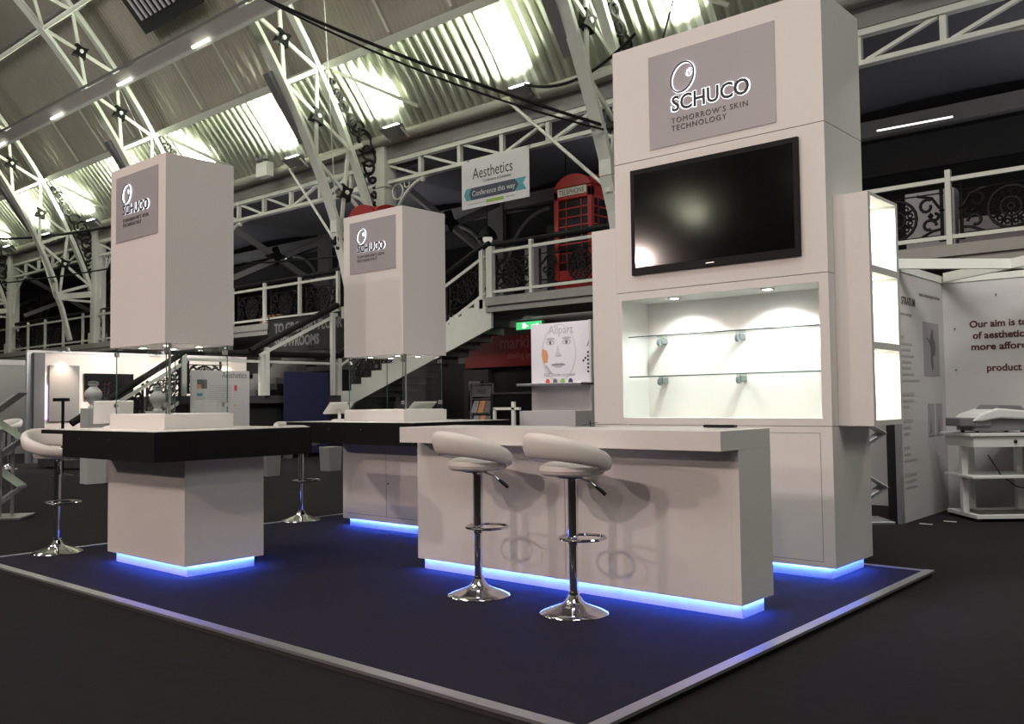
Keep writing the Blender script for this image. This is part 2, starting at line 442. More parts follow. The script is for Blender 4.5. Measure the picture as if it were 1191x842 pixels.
# ------------------------------------------------------------ bar stools
def seat_mesh():
    """padded ring: low and wide at the front, tall and leaning out at the back (+x is the front)"""
    m = MB(); n = 48; k = 16; rings = []
    for i in range(n):
        th = 2*PI*i/n; b = (1-math.cos(th))/2; bs = b*b*(3-2*b)
        rad = .168+.072*math.sin(min(1, b*1.5)*PI/2); cz = .836+.135*b
        hz = .033+.044*b; ht = .038; lean = .26*b
        c = V((rad*math.cos(th)-.010*b, rad*math.sin(th)*1.0, cz))
        out = V((math.cos(th), math.sin(th), 0)); up = (V((0, 0, 1))+out*lean).normalized(); o2 = (out-V((0, 0, 1))*lean).normalized()
        ring = []
        for j in range(k):
            a = 2*PI*j/k
            ca, sa = math.cos(a), math.sin(a)
            ca = math.copysign(abs(ca)**.85, ca); sa = math.copysign(abs(sa)**.85, sa)
            ring.append(m.bm.verts.new(c+o2*ht*ca+up*hz*sa))
        rings.append(ring)
    for i in range(n):
        A, B = rings[i], rings[(i+1) % n]
        for j in range(k): m.bm.faces.new((A[j], A[(j+1) % k], B[(j+1) % k], B[j]))
    return m
def make_stool():
    s = thing('bar_stool', '', 'bar stool')
    st = MB().lathe([(0, .792), (.12, .790), (.165, .793), (.186, .806), (.193, .826), (.184, .848), (.15, .866), (.09, .876), (0, .880)], (.0, 0, 0), 40).build('seat', VINYL, s, local=True, smooth=True)
    seat_mesh().build('backrest_ring', VINYL, s, local=True, smooth=True)
    MB().lathe([(.0, .79), (.095, .79), (.095, .78), (.04, .775), (.031, .765), (.031, .40), (.026, .392), (.0, .392)], seg=24).build('upper_column', CHR, s, local=True, smooth=False)
    MB().lathe([(.0, .40), (.0255, .40), (.0255, .075), (0, .075)], seg=20).build('lower_column', CHR, s, local=True, smooth=True)
    MB().lathe([(0, .125), (.034, .122), (.036, .112), (.030, .108), (.040, .092), (.052, .072), (.066, .058), (.11, .040), (.16, .022), (.195, .010), (.200, .004), (.198, .0), (0, .0)], seg=48).build('base', CHR, s, local=True, smooth=True)
    P = []
    for i in range(28):
        t = 2*PI*i/28; P.append((.070+.135*math.cos(t), .135*math.sin(t), .425))
    f = MB().tube(P, .009, 8, True).tube([(-.062, .02, .425), (0, 0, .425), (-.062, -.02, .425)], .008, 6)
    f.build('footrest', CHR, s, local=True, smooth=True)
    MB().lathe([(.028, .412), (.034, .414), (.034, .436), (.028, .438)], seg=20).build('footrest_collar', CHR, s, local=True, smooth=True)
    lv = MB().tube([(.03, -.02, .778), (.09, -.06, .750), (.115, -.075, .725)], .005, 6).build('height_lever', STEEL, s, local=True)
    MB().tube([(.113, -.073, .728), (.142, -.09, .700), (.164, -.102, .676)], .010, 8, rs=[.009, .012, .011]).build('lever_grip', INK, lv, local=True, smooth=True)
    return s
st0 = make_stool()
st0.location = (-4.027, 4.26, 0); st0.rotation_euler = (0, 0, math.radians(78))
st0['label'] = 'white padded chrome bar stool at the reception counter, the left of the two'
dup(st0, (-3.251, 4.238, 0), math.radians(76), 'white padded chrome bar stool at the reception counter, the right of the two')
dup(st0, (-8.02, 3.31, 0), math.radians(12), 'white padded chrome bar stool at the far left, pulled up to the left display counter')
dup(st0, (-8.08, 5.83, 0), math.radians(18), 'white padded chrome bar stool seen between the two display counters')
dup(st0, (-8.12, 6.80, 0), math.radians(-35), 'chrome bar stool mostly hidden behind the middle display counter, only its foot in view')

# ------------------------------------------------------------ tablets on the counters
def tablet(name, x, y, rz, label, tilt=58, w=.27, hh=.19, base=True):
    t = thing(name, label, 'tablet stand', (x, y, 1.051), rz)
    ct, sn = math.cos(math.radians(tilt)), math.sin(math.radians(tilt))
    a = V((0, ct, sn)); nrm = V((0, -sn, ct))
    c = V((0, 0, .125))
    mm = MB()
    P = [c+V((sx*w/2, 0, 0))+a*sy*hh/2 for sx, sy in ((-1, -1), (1, -1), (1, 1), (-1, 1))]
    mm.prism(P, nrm*.016)
    mm.build('tablet_enclosure', WPL, t, local=True, bevel=.006)
    c2 = nrm*.0165
    P2 = [c+c2+V((sx*(w/2-.018), 0, 0))+a*sy*(hh/2-.018) for sx, sy in ((-1, -1), (1, -1), (1, 1), (-1, 1))]
    MB().prism(P2, nrm*.001).build('glass_screen', BLKG, t, local=True)
    MB().tube([(0, .01, .01), (0, .01, .06), (0, .0, .115)], .016, 10).build('arm', WPL, t, local=True, smooth=True)
    MB().lathe([(0, .022), (.05, .020), (.075, .012), (.082, 0), (0, 0)], seg=28).build('foot', WPL, t, local=True, smooth=True)
    m = MB()
    for sx in (-1, 1): m.lathe([(0, 0), (.006, 0), (.006, .004), (0, .005)], c+V((sx*.06, -.006, .02)), 8, 'y')
    m.build('screw', GPL, t, local=True)
    return t
tablet('tablet_stand', -7.42, 3.50, math.radians(-112), 'white tablet stand seen from behind on the left display counter', 62, .30, .21)
tablet('tablet_stand', -7.53, 5.90, math.radians(-104), 'tilted white tablet stand at the left end of the middle display counter', 32, .27, .21)
tablet('tablet_stand', -7.02, 6.58, math.radians(-104), 'white tablet stand seen through the glass case of the middle tower', 30, .27, .21)

# ------------------------------------------------------------ hall columns, girders, gallery
BAY = 7.85
CX = [-17.15+BAY*k for k in range(-4, 4)]      # column lines
GY = 14.8
def arcp(Rr, deg, x): return V((x, -2.8+Rr*math.cos(math.radians(deg)), -.65+Rr*math.sin(math.radians(deg))))

def ordinal(i):   # columns counted from the far left of the picture
    return i
lab_col = ['at the far left edge of the hall', 'second from the far left', 'behind the left tower, hidden', 'behind the middle tower', 'hidden behind the feature wall', 'right of the feature wall', 'beyond the right booth', 'outermost at the right']
vis = [0, 1, 2, 3, 4, 5, 6]
for i in vis:
    x = CX[i]
    c = thing('gallery_column', 'painted iron gallery column %s' % ['at the far left of the hall', 'just left of the left tower', 'hidden behind the left tower', 'rising above the middle tower', 'behind the feature wall', 'right of the feature wall', 'beyond the right edge booth'][i], 'column', (x, GY+.1, 3.5))
    MB().box(x-.20, x+.20, GY-.1, GY+.3, 3.5, 7.9).build('shaft', WSTEEL, c, bevel=.02)
    MB().box(x-.25, x+.25, GY-.14, GY+.34, 3.5, 3.9).box(x-.24, x+.24, GY-.13, GY+.33, 6.55, 6.62).build('base_and_collar', WSTEEL, c, bevel=.01)
    for sd in (-1, 1):
        P = [(x+sd*(.2+1.5*(1-math.cos(t))), GY+.1, 5.15+1.5*math.sin(t)) for t in [PI/2*j/12 for j in range(13)]]
        br = MB().tube(P, .045, 8).build('bracket', WSTEEL, c)
        rg = [(x+sd*.47+.19*math.cos(t), GY+.1, 6.42+.19*math.sin(t)) for t in [2*PI*j/20 for j in range(20)]]
        rg2 = [(x+sd*.80+.09*math.cos(t), GY+.1, 6.56+.09*math.sin(t)) for t in [2*PI*j/14 for j in range(14)]]
        MB().tube(rg, .022, 6, True).tube(rg2, .016, 6, True).build('ring_ornament', WSTEEL, br)
    # lower post under the gallery
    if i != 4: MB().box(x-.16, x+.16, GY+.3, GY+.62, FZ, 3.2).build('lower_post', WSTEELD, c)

bays = list(zip(CX, CX[1:]))[:7]
for i, (a, b) in enumerate(bays):
    g = thing('lattice_girder', 'white lattice girder over the gallery, %s' % ['bay at the far left edge', 'bay left of the left tower', 'bay between the left tower and middle tower', 'bay above the hanging conference banner', 'bay behind the feature wall', 'bay right of the feature wall', 'bay beyond the right edge'][i], 'girder', ((a+b)/2, GY+.1, 6.67)) if i != 0 else thing('lattice_girder', 'white lattice girder over the gallery, bay at the far left edge', 'girder', ((a+b)/2, GY+.1, 6.67))
    MB().box(a+.2, b-.2, GY+.02, GY+.18, 7.13, 7.24).build('top_chord', WSTEEL, g)
    MB().box(a+.2, b-.2, GY+.02, GY+.18, 6.64, 6.72).build('bottom_chord', WSTEEL, g)
    n = 6; st = (b-a)/n
    for k in range(1, n): MB().box(a+k*st-.05, a+k*st+.05, GY+.05, GY+.15, 6.7, 7.15).build('upright', WSTEEL, g)
    for k in range(n):
        p, q = a+k*st+.12, a+(k+1)*st-.08
        if k < 3: MB().beam((p, GY+.1, 7.13), (q, GY+.1, 6.72), .06, .075, (0, 1, 0)).build('diagonal', WSTEEL, g)
        else: MB().beam((p, GY+.1, 6.72), (q, GY+.1, 7.13), .06, .075, (0, 1, 0)).build('diagonal', WSTEEL, g)
    MB().lathe([(0, 0), (.05, .02), (.07, .08), (.05, .14), (0, .14)], (a+st*1.05, GY+.1, 6.5), 12).lathe([(0, 0), (.05, .02), (.07, .08), (.05, .14), (0, .14)], (b-st*1.05, GY+.1, 6.5), 12).build('drop_finial', WSTEEL, g)

XL, XR = CX[0], CX[-1]
struct('trim_7', FASC, MB().box(XL, XR, GY+.0, GY+.25, 7.24, 7.66))
# gutter: half round moulding
m = MB(); pr = []
for j in range(9):
    t = -PI/2+PI*j/8; pr.append((GY-.16+.0-.10*math.cos(t)*1.0, 7.70+.12*math.sin(t)))
m.prism([(XL, y, z) for y, z in pr]+[(XL, GY+.2, 7.82), (XL, GY+.2, 7.58)], (XR-XL, 0, 0))
struct('trim_8', FASC2, m)
# gallery ceiling, back wall, floor
struct('ceiling_1', GALC, MB().box(XL, XR, GY+.25, 24, 7.3, 7.5))
def vaultpts(): return None
m = MB()
for a, b in bays:       # shallow vaulted canopies between the beams
    P = []
    for j in range(13):
        u = j/12; P.append((a+(b-a)*u, GY+.3, 6.95+.32*math.sin(PI*u)))
    m.prism(P+[(b, GY+.3, 7.3), (a, GY+.3, 7.3)], (0, 4.2, 0))
struct('ceiling_2', GALC, m)
struct('wall_back', GALW, MB().box(XL, XR, 23, 23.3, FZ, 7.4))
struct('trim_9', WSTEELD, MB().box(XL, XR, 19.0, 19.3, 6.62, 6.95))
struct('trim_10', DARK, MB().box(XL, XR, 19.1, 19.25, 5.8, 6.5))
for i, x in enumerate(CX[:7]):
    b = thing('cross_brace', 'dark cross brace with star boss under the gallery roof %s' % ['at the far left', 'left of the left tower', 'right of the left tower', 'above the middle tower', 'behind the feature wall', 'above the right booth', 'at the far right'][i], 'brace', (x+.1, 17, 5.2))
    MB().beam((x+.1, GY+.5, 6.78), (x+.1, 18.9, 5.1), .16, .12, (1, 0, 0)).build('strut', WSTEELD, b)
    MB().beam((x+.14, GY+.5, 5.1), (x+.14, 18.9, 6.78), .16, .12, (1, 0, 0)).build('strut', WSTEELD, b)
    P = []
    for j in range(8):
        r = .32 if j % 2 == 0 else .15
        P.append((x-.02, 16.98+r*math.cos(j*PI/4), 6.0+r*math.sin(j*PI/4)))
    MB().prism(P, (.26, 0, 0)).build('star_boss', IRON, b)
    # inner column row with arches
    c = thing('inner_gallery_column', 'dim inner gallery column with arched bracket %s' % ['at the far left', 'left of the left tower', 'behind the left tower', 'left of the hanging banner', 'behind the feature wall', 'over the right booth', 'at the far right'][i], 'column', (x, 19.2, 3.5))
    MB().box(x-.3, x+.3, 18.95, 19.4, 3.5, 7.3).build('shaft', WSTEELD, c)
    for sd in (-1, 1):
        P = [(x+sd*(.3+1.6*(1-math.cos(t))), 19.1, 4.7+1.75*math.sin(t)) for t in [PI/2*j/12 for j in range(13)]]
        MB().tube(P, .06, 8).build('arch_rib', WSTEELD, c)
        MB().prism([(x+sd*.3, 19.12, 4.7)]+[(q[0], 19.12, q[2]) for q in P]+[(x+sd*.3, 19.12, 6.6)], (0, .08, 0)).build('arch_spandrel', WSTEELD, c)
# gallery floor with stair opening
struct('floor_2', SLAB, MB().box(XL, -18.9, GY-.05, 23, 3.22, 3.5).box(-13.6, XR, GY-.05, 23, 3.22, 3.5).box(-18.9, -13.6, 16.7, 23, 3.22, 3.5))
struct('trim_11', SLAB, MB().box(XL, -18.9, GY-.14, GY-.05, 3.34, 3.52).box(-13.6, XR, GY-.14, GY-.05, 3.34, 3.52).box(XL, -18.9, GY-.10, GY-.05, 3.2, 3.3).box(-13.6, XR, GY-.10, GY-.05, 3.2, 3.3))
# below the gallery
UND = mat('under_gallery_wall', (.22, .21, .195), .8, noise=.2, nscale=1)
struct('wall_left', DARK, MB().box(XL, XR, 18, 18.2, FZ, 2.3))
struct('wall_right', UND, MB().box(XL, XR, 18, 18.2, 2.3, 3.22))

# ------------------------------------------------------------ gallery railings
def iron_panel(w, h):
    """ornamental cast panel in the local XZ plane, centred on x, standing on z=0"""
    m = MB()
    for sx in (-1, 1):
        x = sx*w/2
        m.tube([(x, 0, 0), (x, 0, h)], .028, 6)
        m.lathe([(0, 0), (.05, 0), (.045, .05), (.02, .09)], (x, 0, 0), 8)
        m.lathe([(0, -.05), (.045, 0), (0, .05)], (x, 0, h*.56), 8)
        m.lathe([(.02, -.03), (.04, 0), (.02, .03)], (x, 0, h*.87), 8)
    m.tube([(-w/2, 0, .09), (w/2, 0, .09)], .012, 5)
    m.tube([(-w/2, 0, h*.87), (w/2, 0, h*.87)], .012, 5)
    cz = h*.47; R1 = h*.36
    def circ(cx, cz, r, n=18): return [(cx+r*math.cos(2*PI*k/n), 0, cz+r*math.sin(2*PI*k/n)) for k in range(n)]
    m.tube(circ(0, cz, R1), .026, 5, True); m.tube(circ(0, cz, R1*.45), .022, 5, True); m.tube(circ(0, cz, R1*.16, 8), .02, 5, True)
    for k in range(12):
        a = 2*PI*k/12
        m.tube([(R1*.16*math.cos(a), 0, cz+R1*.16*math.sin(a)), (R1*math.cos(a), 0, cz+R1*math.sin(a))], .018, 4)
        m.tube(circ(R1*.72*math.cos(a+.26), cz+R1*.72*math.sin(a+.26), R1*.12, 6), .016, 4, True)
    for sx in (-1, 1):
        for (ccx, ccz, r, t0, t1) in ((w*.36, h*.30, h*.13, 0, 5.2), (w*.34, h*.66, h*.14, 1, 6.6), (w*.43, h*.47, h*.09, 3, 8)):
            P = []
            for k in range(12):
                t = t0+(t1-t0)*k/11; rr = r*(1-.55*k/11)
                P.append((sx*(ccx+rr*math.cos(t)), 0, ccz+rr*math.sin(t)))
            m.tube(P, .026, 5)
        m.tube([(sx*w*.28, 0, .09), (sx*w*.40, 0, h*.20), (sx*w*.49, 0, h*.22)], .024, 5)
        m.tube([(sx*w*.24, 0, h*.87), (sx*w*.40, 0, h*.80), (sx*w*.48, 0, h*.60)], .024, 5)
        m.lathe([(0, -.06), (.05, 0), (0, .06)], (sx*w*.38, 0, h*.48), 6)
    return m
proto_iron = None
def put_iron(parent, x, y, z, w, h=.86, rot=None):
    global proto_iron
    m = iron_panel(w, h)
    for v in m.bm.verts:
        v.co = (rot @ v.co if rot else v.co)+V((x, y, z))
    return m.build('ironwork_panel', IRON, parent)

def railing(xa, xb, posts, label, hand=True):
    r = thing('gallery_railing', label, 'railing', ((xa+xb)/2, GY, 3.5))
    MB().box(xa, xb, GY-.03, GY+.03, 4.50, 4.565).build('top_rail', WSTEEL, r)
    MB().box(xa, xb, GY-.03, GY+.03, 3.62, 3.68).build('bottom_rail', WSTEEL, r)
    for x in posts: MB().box(x-.04, x+.04, GY-.04, GY+.04, 3.5, 4.68).build('post', WSTEEL, r)
    if hand: MB().tube([(xa, GY+.16, 4.72), (xb, GY+.16, 4.72)], .065, 8).build('handrail', IRON, r, smooth=True)
    ps = sorted(posts)
    for p, q in zip(ps, ps[1:]):
        put_iron(r, (p+q)/2, GY+.12, 3.62, (q-p)-.28)
    return r
railing(CX[0], -18.9, [-22.22+1.66*k for k in range(2, -12, -1)], 'white gallery railing with black cast iron panels, left of the staircase')
railing(-13.6, -9.9, [-13.6, -12.36, -9.95], 'white gallery railing with black cast iron panels, in front of the red telephone kiosk')
railing(-5.8, 3, [-5.7+1.65*k for k in range(0, 5)], 'white gallery railing with black cast iron panels, right of the feature wall', hand=False)

# ------------------------------------------------------------ staircase
sc = thing('staircase', 'pale staircase with landing climbing to the gallery behind the middle tower', 'staircase', (-17, 15, FZ))
n = 13; xa, xb = -18.7, -13.6; za, zb = 1.40, 3.5
m = MB()
for k in range(n):
    x = xa+(xb-xa)*k/n; z = za+(zb-za)*(k+1)/n
    m.box(x, x+(xb-xa)/n+.02, GY, 16.6, z-.16, z)
m.build('upper_steps', SLAB, sc)
P = [(xa-.1, GY-.06, za-.35)]
for k in range(n):
    x = xa+(xb-xa)*k/n; z = za+(zb-za)*(k+1)/n
    P += [(x, GY-.06, z), (x+(xb-xa)/n, GY-.06, z)]
P += [(xb+.12, GY-.06, 3.5), (xb+.12, GY-.06, 2.85)]
MB().prism(P, (0, .07, 0)).build('upper_string', WSTEEL, sc)
MB().box(-20.4, -18.72, 10.3, 16.6, 1.27, 1.45).build('landing', GALW, sc)
MB().box(-20.2, -18.9, 10.6, 16.4, FZ, 1.27).build('landing_base', DARK, sc)
m = MB(); n2 = 9; ya, yb = 8.0, 10.3
for k in range(n2):
    y = ya+(yb-ya)*k/n2; z = 1.45*(k+1)/n2
    m.box(-20.4, -18.8, y, y+(yb-ya)/n2+.02, z-.16, z)
m.build('lower_steps', GALW, sc)
m = MB()
for k in range(8):
    y = 12.3+.29*k; z = 1.45+.145*(k+1)
    m.box(-20.3, -18.85, y, y+.31, z-.145, z)
m.build('side_steps', GALW, sc)

sr = thing('stair_railing', 'stair railing with black handrail, white posts and black ironwork beside the landing', 'railing', (-18.78, 12, 1.45))
X = -18.78
hr = [(X, 8.0, .90), (X, 8.6, 1.28), (X, 10.45, 2.43), (X, 14.75, 2.46)]
MB().tube(hr, .075, 8).build('handrail', IRON, sr)
MB().tube([(X, 14.75, 2.46), (-13.75, GY-.02, 4.68), (-13.55, GY-.02, 4.72)], .075, 8).build('handrail', IRON, sr)
MB().beam((X, 8.2, .88), (X, 10.5, 2.22), .05, .07).beam((X, 10.5, 2.26), (X, 14.7, 2.26), .05, .06).beam((X, 8.9, .42), (X, 10.5, 1.42), .05, .06).build('rail', WSTEEL, sr)
MB().beam((X, GY, 2.22), (-13.7, GY, 4.46), .05, .07).beam((-18.6, GY, 1.26), (-13.7, GY, 3.63), .06, .07).build('rail', WSTEEL, sr)
for y in (10.42, 12.42, 14.72):
    MB().box(X-.055, X+.055, y-.055, y+.055, 1.35, 2.40).build('post', WSTEEL, sr)
for y, z in ((8.55, .5),):
    MB().box(X-.05, X+.05, y-.05, y+.05, 0, 1.2).build('post', WSTEEL, sr)
for xx in (-13.78, -13.5):
    MB().box(xx-.055, xx+.055, GY-.06, GY+.05, 3.3, 4.66).build('post', WSTEEL, sr)
def shear(m, fx, fz, o):
    return m
def slope_iron(parent, p, q, h, along='x'):
    """panel between two floor points p, q (same vertical plane), sheared to the pitch"""
    p, q = V(p), V(q); L = math.hypot(q.x-p.x, q.y-p.y)
    m = iron_panel(L-.1, h); c = (p+q)/2; d = V((q.x-p.x, q.y-p.y, 0)).normalized(); sl = (q.z-p.z)/L
    for v in m.bm.verts:
        a, nn, z = v.co
        n3 = V((-d.y, d.x, 0))
        v.co = c+d*a+n3*nn+V((0, 0, z+sl*a))
    return m.build('ironwork_panel', IRON, parent)
pts = [(-18.5+1.2*k, GY+.05, 1.32+.484*1.2*k+.08) for k in range(5)]
for a, b in zip(pts, pts[1:]): slope_iron(sr, a, b, .84)
slope_iron(sr, (X-.03, 8.7, .42), (X-.03, 9.55, .95), .80); slope_iron(sr, (X-.03, 9.55, .95), (X-.03, 10.4, 1.47), .80)
slope_iron(sr, (X-.03, 10.5, 1.5), (X-.03, 11.4, 1.5), .74)
# handrail of the side flight
s2 = thing('side_stair_railing', 'black handrail with white lower rail climbing in front of the showrooms sign', 'railing', (-18.70, 13, 1.45))
MB().tube([(-18.68, 12.05, 2.50), (-18.68, 14.62, 3.76)], .075, 8).build('handrail', IRON, s2)
MB().beam((-18.68, 12.3, 2.40), (-18.68, 14.6, 3.52), .05, .07).build('rail', WSTEEL, s2)
for y, z in ((12.5, 2.6), (14.45, 3.55)): MB().box(-18.73, -18.63, y-.05, y+.05, 1.45, z).build('post', WSTEEL, s2)

# ------------------------------------------------------------ roof
def roof_sheet(xa, xb, pts, pitch, amp, m_, name, flat=False):
    """pts: list of (Y,Z) down the slope; corrugations run along it"""
    m = MB(); nx = int((xb-xa)/(pitch/4)) if not flat else 2
    rows = []
    for j, (y, z) in enumerate(pts):
        a = pts[max(j-1, 0)]; b = pts[min(j+1, len(pts)-1)]
        ty, tz = b[0]-a[0], b[1]-a[1]; L = math.hypot(ty, tz); ny, nz = tz/L, -ty/L
        row = []
        for i in range(nx+1):
            x = xa+(xb-xa)*i/nx
            d = 0 if flat else amp*(1, 1, -1, -1)[i % 4]
            row.append(m.bm.verts.new((x, y+ny*d, z+nz*d)))
        rows.append(row)
    for A, B in zip(rows, rows[1:]):
        for i in range(nx): m.bm.faces.new((A[i], A[i+1], B[i+1], B[i]))
    return struct(name, m_, m)
def arcs(Rr, d0, d1, n): return [tuple(arcp(Rr, d0+(d1-d0)*i/n, 0))[1:] for i in range(n+1)]
RX0, RX1 = CX[0]-2, CX[-1]
P31 = tuple(arcp(19.08, 31.7, 0))[1:]
roof_sheet(RX0, RX1, [(GY-.06, 7.72), ((GY-.06+P31[0])/2+.03, (7.72+P31[1])/2+.02), P31], .26, .058, ROOFL, 'ceiling_3')
roof_sheet(RX0, RX1, arcs(19.2, 31.7, 44, 6), .15, .014, ROOFU, 'ceiling_4')
roof_sheet(RX0, RX1, arcs(19.3, 44, 148.3, 30), .15, .012, ROOFU, 'ceiling_5', flat=True)
PF = tuple(arcp(19.08, 148.3, 0))[1:]
roof_sheet(RX0, RX1, [PF, (-5.6-(GY-.06), 7.72)], .26, .058, ROOFL, 'ceiling_6')
# opposite side and ends of the hall
struct('wall_front', GALW, MB().box(RX0, RX1, -20.9, -20.6, FZ, 7.8))
struct('wall_1', GALW, MB().box(RX0-.3, RX0, -20.9, 24, FZ, 19))
struct('wall_2', GALW, MB().box(RX1, RX1+.3, -20.9, 24, FZ, 19))
# purlins
def purlin(name, deg, Rr, w, h, m_, label):
    p = arcp(Rr, deg, RX0); q = arcp(Rr, deg, RX1)
    rad = V((0, math.cos(math.radians(deg)), math.sin(math.radians(deg))))
    o = MB().beam(p, q, w, h, rad).build(name, m_, None)
    return tag(o, label, 'roof beam')
purlin('roof_purlin', 31.7, 18.90, .18, .34, WSTEEL, 'cream roof purlin along the top of the brightly lit corrugated band')
bb = thing('main_roof_beam', 'heavy pale roof beam carrying small strip lights across the upper left', 'roof beam', tuple(arcp(17.25, 37.1, -28)))
rad = V((0, math.cos(math.radians(37.1)), math.sin(math.radians(37.1)))); tan = V((0, -rad.z, rad.y))
A0, B0 = arcp(17.25, 37.1, RX0), arcp(17.25, 37.1, RX1)
MB().beam(A0, B0, .30, .22, rad).build('web', FASC2, bb)
MB().beam(A0-tan*.19, B0-tan*.19, .08, .30, rad).build('lower_flange', WSTEEL, bb)
MB().beam(A0+tan*.22-rad*.02, B0+tan*.22-rad*.02, .06, .14, rad).build('upper_pipe', WSTEELD, bb)
for x in (-30.9, -26.7, -22.6, -18.9, -35.3, -40.0):
    p = arcp(17.06, 36.7, x)
    MB().beam(p-V((.35, 0, 0)), p+V((.35, 0, 0)), .07, .05, rad).build('strip_light', mat('strip_light_lens', (1, 1, 1), .5, emit=(1, 1, .9), es=2.5), bb)
o = MB().tube([arcp(17.45, 43.4, RX0), arcp(17.45, 43.4, RX1)], .06, 8).build('upper_roof_rail', WSTEEL, None, smooth=True)
tag(o, 'thin round roof rail high above the main beam at the top left corner', 'roof beam')
o = MB().tube([arcp(18.9, 44, RX0), arcp(18.9, 44, RX1)], .06, 8).build('high_roof_purlin', WSTEELD, None)
tag(o, 'narrow grey purlin against the upper roof lining', 'roof beam')
# glazing ribs on roof
for k in range(-2, 26):
    x = CX[0]+k*BAY/4+1.96
    if abs(((x-CX[0]) % BAY)) < .1: continue
# opened louvre vent
lv = thing('roof_louvre', 'dark louvred roof vent with pale slats at the top edge of the picture', 'vent', tuple(arcp(19.0, 41, -22)))
P = [arcp(18.98, d, x) for d, x in ((39.2, -23.45), (39.2, -20.5), (46.5, -20.5), (46.5, -23.45))]
MB().prism(P, (0, -.03, -.03)).build('frame', DARK, lv)
for k in range(11):
    x = -23.1+k*.235
    MB().beam(arcp(18.88, 40.2, x), arcp(18.88, 46.2, x), .07, .05, rad).build('slat', SKYL, lv)

# trusses
BND = [19.8, 25.7, 31.7, 37.5, 43.4, 49.4, 55.4, 61.4]
TX = CX[1:7]
truss_lab = {0: 'at the left edge of the picture', 1: 'crossing above the left tower', 2: 'between the left and middle towers', 3: 'between the banner and the feature wall', 4: 'hidden behind the feature wall', 5: 'beyond the right edge'}
def boss(m_parent, c, r=.19):
    P = []
    for j in range(8):
        rr = r*1.25 if j % 2 == 0 else r*.68
        P.append((c.x-.09, c.y+rr*math.cos(j*PI/4+.5), c.z+rr*math.sin(j*PI/4+.5)))
    b = MB().prism(P, (.18, 0, 0)).build('star_boss', IRON, m_parent)
    MB().lathe([(0, 0), (.055, 0), (.05, .03), (0, .035)], (c.x+.09, c.y, c.z), 12, 'x').build('boss_cap', WPL, b)
for ti, x in enumerate(TX[:5]):
    x = x-.15
    t = thing('roof_truss', 'riveted cream steel roof truss with black star bosses, %s' % truss_lab[ti], 'truss', (x, 13.8, 3.5))
    low = [(x, 13.98, 3.6), (x, 13.70, 4.69), (x, 13.47, 5.3)]
    PI_ = [V(p) for p in low]+[arcp(17.42, d, x) for d in [21+3*k for k in range(0, 17)]]
    PO = [arcp(18.55, d, x) for d in [18.6+3*k for k in range(0, 18)]]
    m = MB()
    for a, b in zip(PI_, PI_[1:]): m.beam(a, b, .26, .09, (b-a).cross(V((1, 0, 0))))
    m.build('inner_chord', WSTEEL, t)
    m = MB()
    for a, b in zip(PO, PO[1:]): m.beam(a, b, .2, .12, (b-a).cross(V((1, 0, 0))))
    m.build('outer_chord', WSTEEL, t)
    for a, b in zip(BND, BND[1:]):
        MB().beam(arcp(17.45, a, x), arcp(18.5, b, x), .05, .085, (0, 1, 0)).build('diagonal', WSTEEL, t)
        MB().beam(arcp(18.5, a, x+.05), arcp(17.45, b, x+.05), .05, .085, (0, 1, 0)).build('diagonal', WSTEEL, t)
        boss(t, (arcp(17.45, a, x)+arcp(18.5, b, x)+arcp(18.5, a, x)+arcp(17.45, b, x))/4)
    for a in BND: MB().beam(arcp(17.4, a, x), arcp(18.95, a, x), .10, .10, (1, 0, 0)).build('strut', WSTEEL, t)
    MB().beam(V((x, 13.5, 5.10)), V((x, GY-.05, 5.30)), .2, .16, (1, 0, 0)).beam(V((x, 13.5, 5.05)), V((x, GY-.05, 5.02)), .08, .08, (1, 0, 0)).build('tie_to_column', WSTEEL, t)
    # cast iron spandrel between truss and roof slope
    m = MB(); random.seed(ti+3)
    for d in range(0, 13):
        dg = 20.2+d*.95
        Rout = 18.72; gap = max(.15, min(.62, (GY+2.8-.1)/math.cos(math.radians(dg))-18.7, .62)) if dg < 26 else max(.10, .5*(33-dg)/7)
        c = arcp(Rout+gap/2, dg, x+.02)
        r = gap*.5
        for q in range(2):
            cc = c+V((0, random.uniform(-.06, .06), random.uniform(-.06, .06))); t0 = random.uniform(0, 6)
            pts = [(x+.02+.02*q, cc.y+r*(1-.05*k)*math.cos(t0+k*.45), cc.z+r*(1-.05*k)*math.sin(t0+k*.45)) for k in range(12)]
            m.tube(pts, .035, 5)
    m.tube([arcp(18.68, 19.8+.9*k, x) for k in range(14)], .03, 5)
    m.build('cast_spandrel', IRON, t)
    MB().beam(V((x-.22, 11.75, 8.75)), V((x-.22, 12.75, 7.36)), .16, .22, (1, 0, 0)).build('speaker_column', GPL, t)
    MB().beam(arcp(18.9, 31.2, x+.1), V((x+2.1, 14.25, 8.05)), .07, .12, (0, 1, 0)).build('roof_brace', WSTEEL, t)
    # horn lamp cluster at the truss foot
    if ti in (2, 3):
        cc = V((x+.05, 13.62, 5.02))
        m = MB()
        for k in range(7):
            a = k*.9; m.lathe([(0, -.09), (.09, -.03), (.09, .03), (0, .09)], cc+V((.08*math.cos(a), .16*math.cos(a*1.3), .14*math.sin(a))), 8)
        m.build('ball_joint', IRON, t)
# diagonal stay rods
for (p, q, lb) in (((-20.6, 14.5, 7.6), (-17.35, 13.5, 5.1), 'thin pale stay rod running down to the truss foot left of the middle tower'),
                   ((-12.6, 14.4, 7.6), (-9.5, 13.55, 5.1), 'thin pale stay rod crossing in front of the telephone kiosk'),
                   ((-37.2, 14.5, 7.6), (-33.1, 13.5, 5.1), 'thin pale stay rod at the far left beside the truss foot'),
                   ):
    o = MB().tube([p, q], .035, 6).build('stay_rod', WSTEEL, None); tag(o, lb, 'rod')

